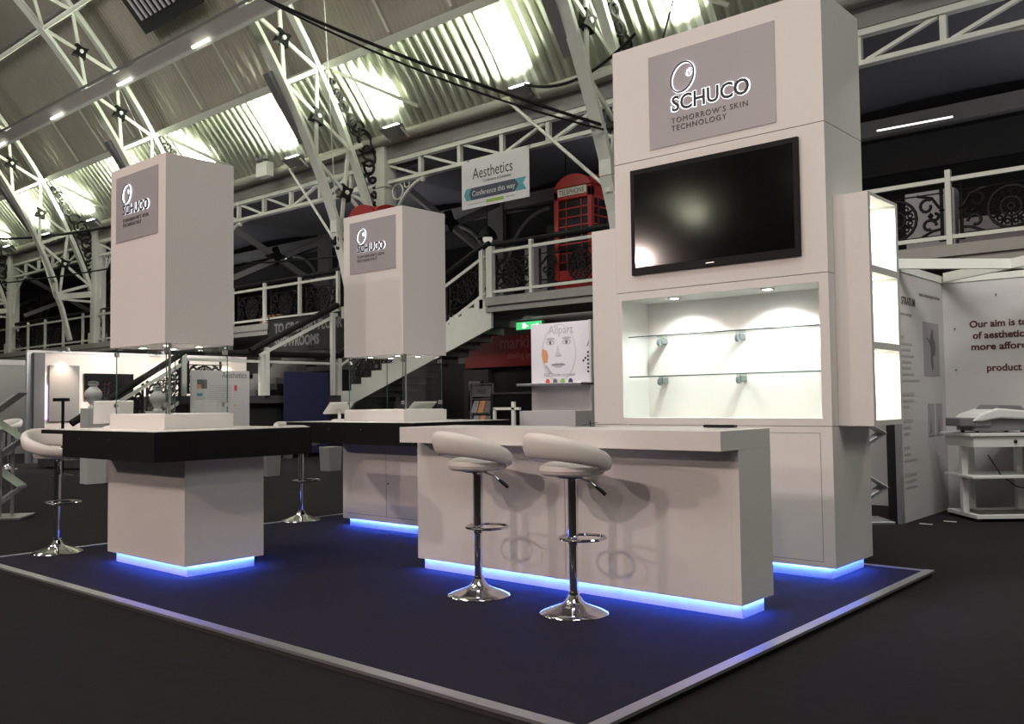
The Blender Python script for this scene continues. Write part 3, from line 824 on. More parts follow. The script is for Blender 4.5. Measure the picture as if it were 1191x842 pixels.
# cables
def cable(name, p, q, sag, r, label, m_=IRON, n=16):
    p, q = V(p), V(q)
    o = MB().tube([p.lerp(q, i/n)-V((0, 0, sag*4*(i/n)*(1-i/n))) for i in range(n+1)], r, 6).build(name, m_, None, smooth=True)
    return tag(o, label, 'cable')
cable('power_cable', (-13.9, 9, 8.55), (-9.35, 13.2, 6.15), .12, .03, 'thick black cable hanging diagonally across the bright roof to the right truss')
cable('power_cable', (-13.75, 9.05, 8.45), (-9.30, 13.2, 6.05), .22, .02, 'thinner black cable sagging just below the thick diagonal one')
cable('power_cable', (-11.3, 13.4, 7.4), (-8.6, 13.2, 7.6), .35, .03, 'black cable looping from the middle floodlight up behind the feature wall')
cable('power_cable', (-40, 13.0, 8.0), (-25.5, 13.4, 6.9), .25, .045, 'black cable running across the trusses left of the left tower')
cable('power_cable', (-40, 13.0, 6.1), (-25.5, 13.5, 5.6), .1, .025, 'thin black cable below the thick one left of the left tower')
cable('power_cable', (-24, 15.2, 5.5), (-17.3, 15.2, 5.15), .1, .025, 'thin black cable behind the gallery railing between the towers')
cable('suspension_wire', (-16.1, 12.2, 11), (-17.0, 13.3, 4.9), 0, .014, 'thin pale wire hanging in front of the middle truss', WSTEEL)
cable('suspension_wire', (-3.96, 6.4, 4.03), (-3.3, 7.6, 8.5), 0, .008, 'thin dark wire rising from the top of the feature wall')
cable('suspension_wire', (-25.2, 11.5, 11.2), (-26.0, 13.4, 8.7), 0, .014, 'thin pale wire hanging below the main beam by the left tower', WSTEEL)
# a line of roof hanger rods against the lining
for k, x in enumerate([CX[1]+2.0+BAY/4*j for j in range(0, 16)]):
    if abs((x-CX[1]) % BAY) < .3: continue
    o = MB().tube([arcp(18.95, 37.3, x), arcp(19.02, 32.2, x)], .03, 5).build('roof_rib', WSTEEL, None)
    tag(o, 'slim pale rib running down the roof lining between main beam and purlin', 'roof rib', 'slim ribs on the roof lining')

# ------------------------------------------------------------ floodlights on the gutter
fl0 = thing('floodlight', '', 'floodlight', group=None)
MB().prism([(-.30, -.10, .02), (.30, -.10, .02), (.22, .12, -.16), (-.22, .12, -.16)], (0, .22, .10)).build('housing', GPL, fl0, local=True)
MB().box(-.25, .25, -.02, .14, .085, .10).build('lens', LAMPC, fl0, local=True)
MB().beam((-.32, .05, 0), (-.32, .30, -.18), .05, .03).beam((.32, .05, 0), (.32, .30, -.18), .05, .03).build('bracket', WSTEEL, fl0, local=True)
flx = [-8.2, -12.19, -16.2, -20.16, -24.2, -28.1, -32.1, -35.9, -39.7, -4.2]
fll = {-8.2: 'gutter floodlight hidden behind the feature wall header', -12.19: 'gutter floodlight above the hanging banner', -16.2: 'gutter floodlight just right of the middle truss, above the middle tower',
       -20.16: 'gutter floodlight just left of the middle truss', -24.2: 'gutter floodlight close to the right side of the left tower', -28.1: 'gutter floodlight hidden behind the left tower top', -32.1: 'gutter floodlight left of the left tower',
       -35.9: 'gutter floodlight second from the left edge', -39.7: 'gutter floodlight at the left edge of the picture', -4.2: 'gutter floodlight right of the feature wall header'}
for k, x in enumerate(flx):
    if k == 0: fl0.location = (x, 14.25, 7.72); fl0['label'] = fll[x]
    else: dup(fl0, (x, 14.25, 7.72), 0, fll[x])
    if x < -4.5:
        spot((x, 14.12, 7.95), (x-.35, 13.5, 9.5), 1050, (.92, 1, .76), 155, .10, .9)
# unseen half of the hall carries the same floodlights
for x in (-6, -12, -18, -24, -30, 0):
    spot((x, -19.6, 8.0), (x, -19.0, 9.6), 1500, (1, .97, .85), 140, .2, .9)
o = thing('junction_box', 'small white box with two round knobs on the gutter left of the middle truss', 'junction box', (-21.3, 14.3, 7.75))
MB().box(-21.75, -21.25, 14.2, 14.45, 7.5, 7.9).build('box', WPL, o, bevel=.02)
for xx in (-21.65, -21.35): MB().lathe([(0, -.1), (.1, -.04), (.1, .04), (0, .1)], (xx, 14.25, 8.0), 10).build('knob', GPL, o)

# ------------------------------------------------------------ hanging banner
bn = thing('hanging_banner', 'white conference banner with blue arrow hanging from the lattice girder', 'banner', (-13.2, 14.62, 5.53))
by = 14.60
box('sheet', POST, bn, -14.20, -12.22, by, by+.012, 5.54, 6.60)
text('title_lettering', 'Aesthetics', .36, (-13.86, by-.003, 6.18), INK, bn, width=1.18)
text('subtitle_lettering', 'Conference & Exhibition', .10, (-13.55, by-.003, 6.07), INKG, bn, width=.82)
P = [(-13.98, 5.98), (-12.45, 5.98), (-12.37, 5.88), (-12.45, 5.73), (-13.98, 5.73)]
def flat(name, pts, y, m_, parent, t=.002): return MB().prism([(x, y, z) for x, z in pts], (0, -t, 0)).build(name, m_, parent)
flat('arrow_tail', [(-14.06, 5.99), (-13.85, 5.99), (-13.85, 5.72), (-14.06, 5.72), (-14.13, 5.855)], by, TEAL, bn)
flat('arrow_head', [(-12.60, 5.99), (-12.30, 5.99), (-12.39, 5.855), (-12.30, 5.72), (-12.60, 5.72)], by, TEAL, bn)
flat('arrow_band', [(-13.90, 5.99), (-12.62, 5.99), (-12.52, 5.855), (-12.62, 5.72), (-13.90, 5.72), (-13.97, 5.855)], by-.002, NAVY, bn)
text('arrow_lettering', 'Conference this way', .17, (-13.88, by-.006, 5.80), TXTW, bn, width=1.26)
flat('green_badge', [(-13.46, 5.67), (-12.94, 5.67), (-12.94, 5.60), (-13.46, 5.60)], by, GREEN, bn)
MB().box(-14.02, -13.5, by-.002, by, 5.625, 5.64).box(-12.88, -12.62, by-.002, by, 5.63, 5.65).build('small_print', GRYP, bn)
for x in (-14.1, -12.3): MB().tube([(x, by+.006, 6.58), (x, by+.15, 6.68)], .012, 5).build('hook', STEEL, bn)

# ------------------------------------------------------------ telephone kiosks
def kiosk(x, y, w, h, label):
    k = thing('telephone_kiosk', label, 'telephone box', (x, y, 3.5))
    z0 = 3.5; hw = w/2
    MB().box(x-hw, x+hw, y-hw, y+hw, z0, z0+.12).build('plinth', BLK, k)
    m = MB()
    for sx in (-1, 1):
        for sy in (-1, 1): m.box(x+sx*hw-(.11 if sx > 0 else 0), x+sx*hw+(0 if sx > 0 else .11), y+sy*hw-(.11 if sy > 0 else 0), y+sy*hw+(0 if sy > 0 else .11), z0+.1, z0+h*.84)
    m.box(x-hw, x+hw, y-hw, y+hw, z0+h*.76, z0+h*.86); m.box(x-hw+.02, x+hw-.02, y-hw+.02, y+hw-.02, z0+.1, z0+.5)
    m.build('frame', RED, k, bevel=.012)
    m = MB()
    for (ax, s) in (('y', -1), ('y', 1), ('x', 1), ('x', -1)):
        for fz in range(9):
            z = z0+.5+(h*.76-.5)*fz/8
            if ax == 'y': m.box(x-hw+.1, x+hw-.1, y+s*(hw-.05)-.012, y+s*(hw-.05)+.012, z-.014, z+.014)
            else: m.box(x+s*(hw-.05)-.012, x+s*(hw-.05)+.012, y-hw+.1, y+hw-.1, z-.014, z+.014)
        for u in (-.20, .20):
            if ax == 'y': m.box(x+u*w-.012, x+u*w+.012, y+s*(hw-.05)-.012, y+s*(hw-.05)+.012, z0+.5, z0+h*.76)
            else: m.box(x+s*(hw-.05)-.012, x+s*(hw-.05)+.012, y+u*w-.012, y+u*w+.012, z0+.5, z0+h*.76)
    m.build('glazing_bars', RED, k)
    MB().box(x-hw+.1, x+hw-.1, y-hw+.055, y+hw-.055, z0+.5, z0+h*.76).build('glass', mat('dark_kiosk_glass', (.01, .01, .011), .25), k)
    m = MB()
    def seg(ax):
        P = []
        for j in range(13):
            u = -1+2*j/12; P.append((u*hw, z0+h*.86+.42*w*math.sqrt(max(0, 1-u*u*.86))-.42*w*.37+.0))
        P = [(-hw, z0+h*.85)]+P+[(hw, z0+h*.85)]
        if ax == 0: m.prism([(x+a, y-hw, b) for a, b in P], (0, w, 0))
        else: m.prism([(x-hw, y+a, b) for a, b in P], (w, 0, 0))
    seg(0); seg(1)
    m.build('domed_roof', RED, k)
    s = box('sign', mat('kiosk_sign', (.5, .48, .42), .5), k, x-hw+.12, x+hw-.12, y-hw-.015, y-hw, z0+h*.79, z0+h*.85)
    text('sign_lettering', 'TELEPHONE', .15, (x-hw+.16, y-hw-.017, z0+h*.795+.01), INK, s, width=w-.34)
kiosk(-11.64, 15.82, 1.0, 2.66, 'red telephone kiosk on the gallery next to the hanging banner')
struct('floor_3', SLAB, MB().box(-17.0, -15.8, 13.4, GY-.14, 3.22, 3.5))
struct('trim_12', SLAB, MB().beam((-16.4, 13.6, 3.22), (-16.4, GY-.1, 2.4), .12, .12))
kiosk(-16.40, 13.98, .95, 2.42, 'red telephone kiosk with only its domed top showing above the middle tower')

# ------------------------------------------------------------ under the gallery
SY = 14.60
sg = thing('showrooms_sign', 'black sign with grey capitals hanging from the gallery edge left of the middle tower', 'sign', (-20.1, SY, 2.66))
box('board', DARK, sg, -21.72, -18.45, SY, SY+.03, 2.66, 3.56)
TXG = mat('sign_grey_ink', (.20, .20, .20), .6)
text('sign_lettering', 'TO GROUND FLOOR\nSHOWROOMS', .36, (-21.45, SY-.003, 3.20), TXG, sg, off=.014, width=2.98, line=1.05)
MB().tube([(-21.74, SY+.02, 3.66), (-21.86, SY+.02, 2.62)], .02, 5).tube([(-21.72, SY, 3.58), (-18.5, SY, 3.58)], .02, 5).build('frame_rod', IRON, sg)

rs = thing('red_shop_sign', 'dark red illuminated-looking fascia sign with faint lettering under the gallery', 'sign', (-16, 17.8, 2.15))
box('board', REDS, rs, -17.25, -13.3, 17.80, 17.98, 2.15, 2.97)
text('sign_lettering', 'marki', .46, (-15.98, 17.796, 2.62), mat('faded_rose_ink', (.42, .13, .12), .6), rs, off=.006, width=.98)
text('small_lettering', 'shading sys', .22, (-15.7, 17.796, 2.36), mat('faded_rose_ink', (.20, .05, .05), .6), rs, width=.8)
ex = thing('exit_sign', 'small glowing green exit sign above the face poster', 'sign', (-14.3, 17, 3.02))
box('case', GPL, ex, -14.75, -13.85, 17.0, 17.06, 2.98, 3.20)
box('lit_face', EXITG, ex, -14.70, -13.90, 16.99, 17.0, 3.00, 3.18)
flat('running_figure', [(-14.5, 3.15), (-14.42, 3.16), (-14.38, 3.10), (-14.3, 3.08), (-14.38, 3.05), (-14.42, 3.02), (-14.5, 3.03)], 16.99, WLIT, ex)
flat('arrow', [(-14.2, 3.105), (-14.05, 3.105), (-14.05, 3.14), (-13.97, 3.09), (-14.05, 3.04), (-14.05, 3.075), (-14.2, 3.075)], 16.99, WLIT, ex)
o = MB().tube([(-13.7, 15.3, 3.15), (-12.9, 15.3, 3.15)], .03, 8).build('fluorescent_batten', WSTEELD, None); tag(o, 'unlit grey batten light fixed under the gallery above the red sign', 'light')
# ground floor shop front panels
for xx, ww, lb in ((-20.6, 1.3, 'dark door panel with poster under the gallery right of the middle tower'), (-16.9, .9, 'grey door panel under the gallery, left of the magazine rack')):
    d = thing('shop_door', lb, 'door', (xx, 17.9, FZ))
    box('leaf', GALW, d, xx-ww/2, xx+ww/2, 17.85, 17.99, FZ, 2.1)
    box('glazed_panel', BLKG, d, xx-ww*.3, xx+ww*.3, 17.84, 17.85, 1.0, 1.8)
mr = thing('magazine_rack', 'dark wire magazine rack filled with brochures under the red sign', 'rack', (-14.95, 16, FZ))
m = MB()
for x in (-15.33, -14.62): m.box(x-.02, x+.02, 16, 16.04, FZ, 1.68)
for z in (1.66, 1.30, .95, .6, .25): m.box(-15.33, -14.62, 15.98, 16.06, z, z+.02)
m.box(-15.33, -14.62, 15.9, 16.2, FZ, FZ+.04)
m.build('frame', GPL, mr)
box('header_card', GPL, mr, -15.28, -14.67, 16.0, 16.02, 1.36, 1.62)
text('header_lettering', 'FREE', .14, (-15.12, 15.998, 1.44), DARK, mr)
random.seed(5)
for z in (.98, .62, .28):
    for k in range(3):
        o = MB().prism([(-15.28+k*.21, 15.95, z), (-15.10+k*.21, 15.95, z), (-15.06+k*.21, 16.02, z+.29), (-15.24+k*.21, 16.02, z+.29)], (0, .03, 0)).build('brochure', [GRYP, ORG, GRYP2][(k+int(z*10)) % 3], None)
        tag(o, 'brochure standing in a pocket of the dark magazine rack', 'brochure', 'brochures in the magazine rack')

# ------------------------------------------------------------ face poster booth
fb = thing('poster_wall', 'white booth wall with large pencil face poster behind the reception counter', 'booth wall', (-9, 11.5, FZ))
box('panel', POST, fb, -9.63, -8.36, 11.5, 11.56, FZ, 2.49)
box('return_panel', SHELL, fb, -8.40, -8.36, 11.42, 11.5, FZ, 2.49)
yf = 11.5
SKT2 = mat('pencil_tone_mid', (.38, .355, .365), .6)
text('title_lettering', 'Allpart', .20, (-9.26, yf-.003, 2.31), SKT2, fb, width=.50)
def ell(cx, cz, a, b, n=20, t0=0, t1=2*PI): return [(cx+a*math.cos(t0+(t1-t0)*k/(n-1 if t1-t0 < 6 else n)), cz+b*math.sin(t0+(t1-t0)*k/(n-1 if t1-t0 < 6 else n))) for k in range(n)]
FX, FZc = -9.06, 2.02
SKT = mat('pencil_tone_light', (.50, .475, .485), .6)
SKT2 = mat('pencil_tone_mid', (.38, .355, .365), .6)
flat('face_tone', ell(FX, FZc-.02, .35, .47, 28), yf-.0005, SKT, fb, .001)
flat('face_light', ell(FX+.01, FZc-.01, .325, .44, 28), yf-.0015, POST, fb, .001)
flat('neck_tone', [(FX-.2, 1.66), (FX-.17, 1.78), (FX+.2, 1.78), (FX+.22, 1.66)], yf-.0005, SKT, fb, .001)
for sx in (-1, 1):
    ex0 = FX+sx*.165
    flat('brow', ell(ex0, FZc+.215, .095, .020, 14), yf-.0025, SKT2, fb, .001)
    flat('eye_shade', ell(ex0, FZc+.155, .090, .042, 16), yf-.0025, SKT2, fb, .001)
    flat('eye_white', ell(ex0, FZc+.150, .066, .024, 16), yf-.0035, POST, fb, .001)
    flat('iris', ell(ex0, FZc+.152, .026, .026, 14), yf-.0045, SHADOWG, fb, .001)
flat('nose_tone', [(FX-.015, FZc+.12), (FX-.055, FZc-.02), (FX-.07, FZc-.06), (FX+.0, FZc-.075), (FX+.07, FZc-.055), (FX+.03, FZc-.02)], yf-.0025, SKT, fb, .001)
flat('nostrils', ell(FX, FZc-.065, .065, .015, 12), yf-.0035, SKT2, fb, .001)
flat('lips', [(FX-.16, FZc-.205), (FX-.05, FZc-.175), (FX, FZc-.185), (FX+.05, FZc-.175), (FX+.14, FZc-.205), (FX+.04, FZc-.255), (FX-.05, FZc-.255)], yf-.0025, SKT2, fb, .001)
MB().tube([(FX-.15, yf-.004, FZc-.206), (FX, yf-.004, FZc-.203), (FX+.13, yf-.004, FZc-.206)], .006, 5).build('mouth_line', SHADOWG, fb)
flat('chin_mark', ell(FX-.01, FZc-.37, .03, .02, 10), yf-.0025, SKT2, fb, .001)
flat('orange_patch', [(FX-.34, FZc+.06), (FX-.24, FZc+.03), (FX-.21, FZc-.06), (FX-.23, FZc-.17), (FX-.31, FZc-.17), (FX-.35, FZc-.05)], yf-.003, ORG, fb, .001)
flat('grey_stroke', [(FX-.30, FZc-.19), (FX-.24, FZc-.21), (FX-.12, FZc-.36), (FX-.19, FZc-.35)], yf-.003, SKT2, fb, .001)
text('caption_lettering', 'Full Skin treatment', .085, (-9.36, yf-.003, 1.625), GRYP, fb, width=.62)
for k, mm in enumerate((REDP, GRYP2, GREEN, NAVY)):
    flat('colour_dot', ell(-9.29+k*.155, 1.535, .045, .058, 18), yf-.001, mm if k != 1 else SHADOWG, fb, .002)
text('side_lettering', 'A', .16, (-8.50, yf-.003, 2.08), GRYP2, fb)
m = MB()
for a, b in ((0, 0), (0, -.06), (0, -.12), (0, -.18), (-.05, -.03), (.05, -.03), (-.09, -.07), (.09, -.07), (0, .06), (0, -.24)): m.box(-8.475+a-.016, -8.475+a+.016, yf-.003, yf, 1.93+b-.016, 1.93+b+.016)
m.build('dotted_arrow', INK, fb)
o = MB().box(-9.66, -8.36, 11.15, 11.498, 1.475, 1.515).build('wall_shelf', ALU, None, bevel=.004); tag(o, 'pale metal shelf fixed below the pencil face poster', 'shelf')
o = MB().box(-9.47, -8.36, 11.0, 11.42, FZ, 1.08).build('white_plinth', SHELL, None, bevel=.004); tag(o, 'low white display block standing below the face poster shelf', 'plinth')
fr = thing('white_tube_frame', 'white square-tube frame with black top left of the face poster booth', 'stand', (-9.5, 10.85, FZ))
MB().box(-9.86, -9.30, 10.80, 10.84, 1.10, 1.14).box(-9.86, -9.82, 10.80, 10.84, FZ, 1.12).box(-9.47, -9.41, 10.80, 10.84, FZ, 1.23).build('frame', WSTEEL, fr)
o = MB().tube([(-10.6, 11.6, 1.36), (-9.4, 11.6, 1.36)], .03, 8).build('black_rail', IRON, None); tag(o, 'black horizontal handrail behind the white tube frame', 'railing')
MB().box(-10.62, -10.56, 11.57, 11.63, FZ, 1.36).build('rail_post', IRON, o)
bpy.data.objects['rail_post'].location = (0, 0, 0)

# ------------------------------------------------------------ boards by the staircase
pb = thing('notice_board', 'white notice board headed with a serif title, seen beside the left tower glass case', 'notice board', (-18.2, 11, FZ))
XB = -18.2; U = (0, 1, 0)
box('panel', SHELL, pb, XB-.04, XB, 10.28, 11.72, FZ, 2.0)
text('title_lettering', 'Aesthetics', .19, (XB+.003, 11.02, 1.84), INKG, pb, u=U, width=.62)
def xflat(name, y0, y1, z0, z1, m_, parent, x, t=.003): return MB().box(x, x+t, y0, y1, z0, z1).build(name, m_, parent)
xflat('photo_block', 10.42, 10.66, 1.60, 1.80, SHADOWG, pb, XB)
xflat('photo_inset', 10.42, 10.52, 1.60, 1.69, ORG, pb, XB+.002)
xflat('teal_block', 10.42, 10.55, 1.44, 1.50, TEAL, pb, XB)
xflat('red_marker', 11.33, 11.40, 1.55, 1.68, REDP, pb, XB)
xflat('yellow_marker', 11.33, 11.38, 1.20, 1.25, mat('yellow_print', (.5, .42, .08), .6), pb, XB)
m = MB()
for k in range(9): m.box(XB, XB+.002, 10.70, 11.25, 1.30+k*.045, 1.318+k*.045)
m.build('plan_lines', SKT2, pb)
m = MB()
for k in range(14): m.box(XB, XB+.002, 11.0+.0*k, 11.60, .95+k*.05, .956+k*.05)
m.build('small_print', SKT2, pb)
xflat('title_rule', 10.95, 11.65, 1.78, 1.785, SKT2, pb, XB)
bl = thing('blue_screen_board', 'navy blue freestanding fabric display board between the two towers', 'display board', (XB, 13.3, FZ))
box('fabric_panel', BLUE, bl, XB-.03, XB, 12.66, 13.95, FZ+.1, 2.01)
MB().box(XB-.15, XB+.15, 12.72, 12.78, FZ, FZ+.1).box(XB-.15, XB+.15, 13.83, 13.89, FZ, FZ+.1).build('foot', ALU, bl)

# ------------------------------------------------------------ left booth
lb = thing('left_booth_wall', 'cream booth wall warmly lit by small lamps behind the left tower', 'booth wall', (-22.25, 11, FZ))
XW = -22.2
CREAM = mat('cream_booth_wall', (.60, .54, .49), .6)
box('wall_panel', CREAM, lb, XW-.06, XW, 8.62, 14.2, FZ, 2.5)
box('end_post', SHADOWG, lb, XW-.07, XW+.12, 8.56, 8.80, FZ, 2.5)
box('outer_post', ALU, lb, XW-.07, XW+.02, 8.44, 8.56, FZ, 2.5)
box('top_rail', SHELL, lb, XW-.07, XW+.02, 8.44, 14.2, 2.5, 2.56)
xflat('purple_lamp_strip', 8.83, 8.90, .95, 1.75, PURP, lb, XW, .02)
o = MB().box(XW+.02, XW+.05, 8.93, 9.62, .90, 2.22).build('grey_pinboard', mat('pinboard_grey', (.16, .158, .155), .8), None); tag(o, 'plain grey rectangular board hanging on the lit booth wall', 'board')
t2 = thing('booth_television', 'black television on the lit booth wall left of the left tower', 'television', (XW+.04, 10.2, 1.45))
box('screen', BLKG, t2, XW+.01, XW+.05, 9.74, 10.95, 1.42, 2.04)
box('soundbar', SHADOWG, t2, XW+.01, XW+.03, 9.74, 10.95, 1.38, 1.41)
for yy, lbb in ((9.2, 'small clip-on spotlight above the grey board'), (11.55, 'clip-on spotlight seen through the left glass case'), (13.55, 'clip-on spotlight at the right side of the left glass case')):
    a = thing('clip_spotlight', lbb, 'lamp', (XW, yy, 2.5))
    MB().tube([(XW, yy, 2.53), (XW+.2, yy, 2.62), (XW+.36, yy, 2.60)], .012, 6).build('arm', GPL, a)
    h = MB().lathe([(0, .05), (.045, .04), (.055, -.03), (.05, -.05)], (XW+.38, yy, 2.58), 14).build('head', GPL, a)
    MB().lathe([(.05, -.045), (0, -.045)], (XW+.38, yy, 2.58), 12).build('bulb', mat('warm_bulb', (1, 1, 1), .5, emit=(1, .75, .5), es=6), h)
    spot((XW+.36, yy, 2.52), (XW+.02, yy, 1.7), 150, (1, .78, .6), 75, .03, .8)
area((-19.5, 11.5, 3.1), (-22, 11, 1.2), 200, (1, .93, .88), 2, 1)  # added fill, brightens the booth wall beyond its clip-on spots
# white urns on pedestals
ur = thing('urn', '', 'urn')
MB().lathe([(0, 0), (.075, 0), (.08, .02), (.05, .05), (.075, .09), (.125, .17), (.14, .23), (.12, .29), (.075, .33), (.055, .36), (.085, .385), (.085, .40), (.0, .40)], seg=20).build('body', WPL, ur, local=True, smooth=True)
MB().lathe([(.02, .40), (.09, .41), (.08, .435), (.02, .45), (0, .45)], seg=12).build('dark_lid', GPL, ur, local=True, smooth=True)
ur.location = (-15.2, 6.83, 1.21); ur['label'] = 'white urn in front of the black booth television left of the left tower'
dup(ur, (-15.2, 7.95, 1.14), 0, 'white urn seen through the glass case of the left tower')
for (y, z, l_) in ((6.83, 1.21, 'white square pedestal carrying the urn left of the left tower'), (7.95, 1.14, 'white square pedestal carrying the urn seen through the left glass case')):
    o = MB().box(-15.32, -15.06, y-.16, y+.16, FZ, z).build('pedestal', WPL, None, bevel=.005); tag(o, l_, 'pedestal')
fl = thing('flower_spray', 'dark dried flower spray beside the urn on the left', 'flowers', (-15.25, 7.08, 1.21))
random.seed(11); m = MB()
for k in range(14):
    a = random.uniform(0, 6.3); r = random.uniform(.02, .10); z = random.uniform(.2, .42)
    m.tube([(-15.25, 7.05, 1.25), (-15.25+r*math.cos(a), 7.06+r*math.sin(a), 1.21+z)], .004, 4)
m.build('stems', GPL, fl)
m = MB(); random.seed(11)
for k in range(14):
    a = random.uniform(0, 6.3); r = random.uniform(.02, .10); z = random.uniform(.2, .42)
    m.lathe([(0, -.02), (.03, 0), (0, .02)], (-15.25+r*math.cos(a), 7.06+r*math.sin(a), 1.21+z), 6)
m.build('blossoms', mat('dried_blossom', (.10, .03, .05), .8), fl)
box('vase', GPL, fl, -15.29, -15.21, 7.02, 7.10, 1.14, 1.27)
ped2 = MB().box(-15.32, -15.18, 7.0, 7.14, FZ, 1.14).build('narrow_pedestal', WPL, None); tag(ped2, 'narrow white pedestal under the dried flower spray', 'pedestal')
ls = thing('lamp_stand', 'thin black tripod lamp stand in front of the grey board', 'stand', (-17.5, 7.3, FZ))
MB().box(-17.52, -17.48, 7.28, 7.32, FZ+.05, 1.34).build('pole', IRON, ls)
MB().box(-17.56, -17.44, 7.14, 7.40, 1.34, 1.40).build('head', IRON, ls)
MB().lathe([(0, .06), (.05, .05), (.2, 0), (0, 0)], (-17.5, 7.3, FZ), 16).build('foot', IRON, ls)
# far-left booth
gb = thing('grey_booth_wall', 'grey booth wall at the left edge of the picture', 'booth wall', (-27, 8, FZ))
box('wall_panel', SHELLG, gb, -27.1, -27.0, 5, 12.5, FZ, 2.42)
box('top_rail', SHELL, gb, -27.12, -26.98, 5, 12.5, 2.42, 2.56)
xflat('poster', 10.45, 10.95, .9, 2.0, GRYP2, gb, -27.0); xflat('poster_block', 10.45, 10.95, .9, 1.4, NAVY, gb, -26.996)
bt = thing('side_table', 'white high table with small dark appliance at the left picture edge', 'table', (-22, 7.2, FZ))
MB().box(-22.2, -21.8, 6.2, 7.5, 1.02, 1.06).build('top', WPL, bt); MB().box(-22.05, -21.95, 6.8, 6.9, FZ, 1.02).build('leg', STEEL, bt)
o = MB().box(-22.1, -21.9, 6.65, 7.25, 1.061, 1.36).build('appliance', WPL, None, bevel=.03); tag(o, 'white and dark appliance standing on the high table at the left picture edge', 'appliance')
box('dark_front', BLKG, o, 0, 0.01, 0, .01, 0, .01)
bpy.data.objects.remove(bpy.data.objects['dark_front'])
dup(st0, (-20.3, 7.35, FZ), math.radians(-60), 'far white bar stool in the grey booth at the left edge, much smaller')
wd = thing('white_drawer_unit', 'low white cabinet with teal side seen under the left counter', 'cabinet', (-17.5, 8.9, FZ))
MB().box(-17.7, -17.2, 8.5, 9.3, FZ, .62).build('body', WPL, wd, bevel=.01); xflat('teal_front', 8.9, 9.25, .1, .35, TEAL, wd, -17.2)
for (x, y, l_) in ((-13.9, 10.80, 'small pale grey cabinet low behind the stool at the middle counter'), (-13.85, 9.40, 'small pale grey cabinet low behind the end of the left counter')):
    o = MB().prism([(x, y-.12, FZ), (x, y+.14, FZ), (x, y+.17, .42), (x, y-.15, .42)], (-.3, 0, 0)).build('grey_cabinet', SHELLG, None, bevel=.006); tag(o, l_, 'cabinet')
# brochure stand, zigzag
def zigzag(name, x, y, rz, label, n, w, cols, scale=1.0, depth=.17):
    z = thing(name, label, 'brochure stand', (x, y, FZ), rz)
    MB().box(-w/2-.08, w/2+.08, -.22, .24, 0, .03).build('base', ALU, z, local=True, bevel=.004)
    for sx in (-1, 1):
        MB().box(sx*(w/2+.035)-.016, sx*(w/2+.035)+.016, -.016, .016, .03, 1.02*scale).build('post', ALU, z, local=True)
    for k in range(n):
        zc = .22+k*.27; s = 1 if k % 2 == 0 else -1
        P = [(-w/2, -depth*s, zc-.13), (w/2, -depth*s, zc-.13), (w/2, depth*s, zc+.13), (-w/2, depth*s, zc+.13)]
        MB().prism(P, (0, 0, .008)).build('tray', cols[k % len(cols)], z, local=True)
        if s > 0:
            MB().prism([(-w/2+.03, -depth*.8, zc-.085), (w/2-.03, -depth*.8, zc-.085), (w/2-.03, depth*.6, zc+.10), (-w/2+.03, depth*.6, zc+.10)], (0, 0, .010)).build('leaflets', POST, z, local=True)
    return z
TRG = mat('pale_green_tray', (.42, .50, .44), .4)
zigzag('brochure_stand', -11.30, 4.09, math.radians(-40), 'folding zigzag brochure stand cut by the left edge of the picture', 5, .30, [WPL, TRG], 1.0)
zigzag('brochure_stand', -3.47, 9.34, math.radians(-50), 'dark zigzag brochure stand half hidden behind the feature wall', 4, .30, [GPL, WPL], 1.15, .21)

# ------------------------------------------------------------ right booth
rb = thing('right_booth', 'white booth with printed wall panels right of the feature wall', 'booth', (-3, 10.5, FZ))
XS = -3.10
box('side_wall', SHELL, rb, XS-.03, XS, 9.42, 10.96, FZ, 2.50)
box('back_wall', SHELL, rb, XS-.03, 2.2, 10.96, 11.0, FZ, 2.50)
m = MB()
for k in range(3): m.box(XS-.035+.0, XS+.012, 9.36+k*.03, 9.385+k*.03, FZ, 2.50)
m.build('front_post', ALU, rb, bevel=.004)
box('side_top_rail', WSTEEL, rb, XS-.04, XS+.01, 9.36, 10.99, 2.50, 2.58)
box('back_top_rail', WSTEEL, rb, XS, 2.2, 10.95, 11.0, 2.50, 2.57)
MB().beam((XS, 9.40, 2.56), (-1.95, 10.55, 2.56), .05, .10).build('front_beam', WSTEEL, rb)
MB().beam((XS+.05, 10.9, 2.56), (-1.9, 10.0, 2.56), .05, .10).build('cross_beam', WSTEEL, rb)
MB().box(-1.98, -1.92, 10.0, 10.6, 2.52, 2.6).build('beam_end', WSTEEL, rb)
xt = XS+.003
text('brand_lettering', 'STRATUM', .115, (xt, 9.56, 2.17), INKG, rb, u=U, width=.42, off=.002)
text('heading_lettering', 'expert dermatological solutions', .06, (xt, 10.12, 2.30), GRYP2, rb, u=U, width=.72)
text('sub_lettering', 'laser and light', .05, (xt, 9.52, 2.06), GRYP, rb, u=U, width=.36)
m = MB(); random.seed(4)
zz = 1.82
for blk, n in ((0, 8), (1, 3), (2, 3), (3, 3), (4, 3)):
    for k in range(n):
        L = (.10 if k == 0 else random.uniform(.28, .62)) if blk == 0 else random.uniform(.15, .45)
        m.box(xt-.002, xt, 9.52, 9.52+L*.9, zz, zz+(.022 if k else .03)); zz -= .062
    zz -= .085
m.build('printed_text_lines', mat('faint_print', (.36, .345, .345), .6), rb)
xflat('photo', 10.22, 10.76, 1.45, 2.03, GRYP, rb, XS+.001)
P = [(10.40, 1.83), (10.46, 1.86), (10.50, 1.96), (10.56, 1.95), (10.55, 1.87), (10.62, 1.80), (10.60, 1.68), (10.52, 1.66), (10.54, 1.55), (10.49, 1.50), (10.45, 1.62), (10.47, 1.76), (10.36, 1.86), (10.30, 1.85)]
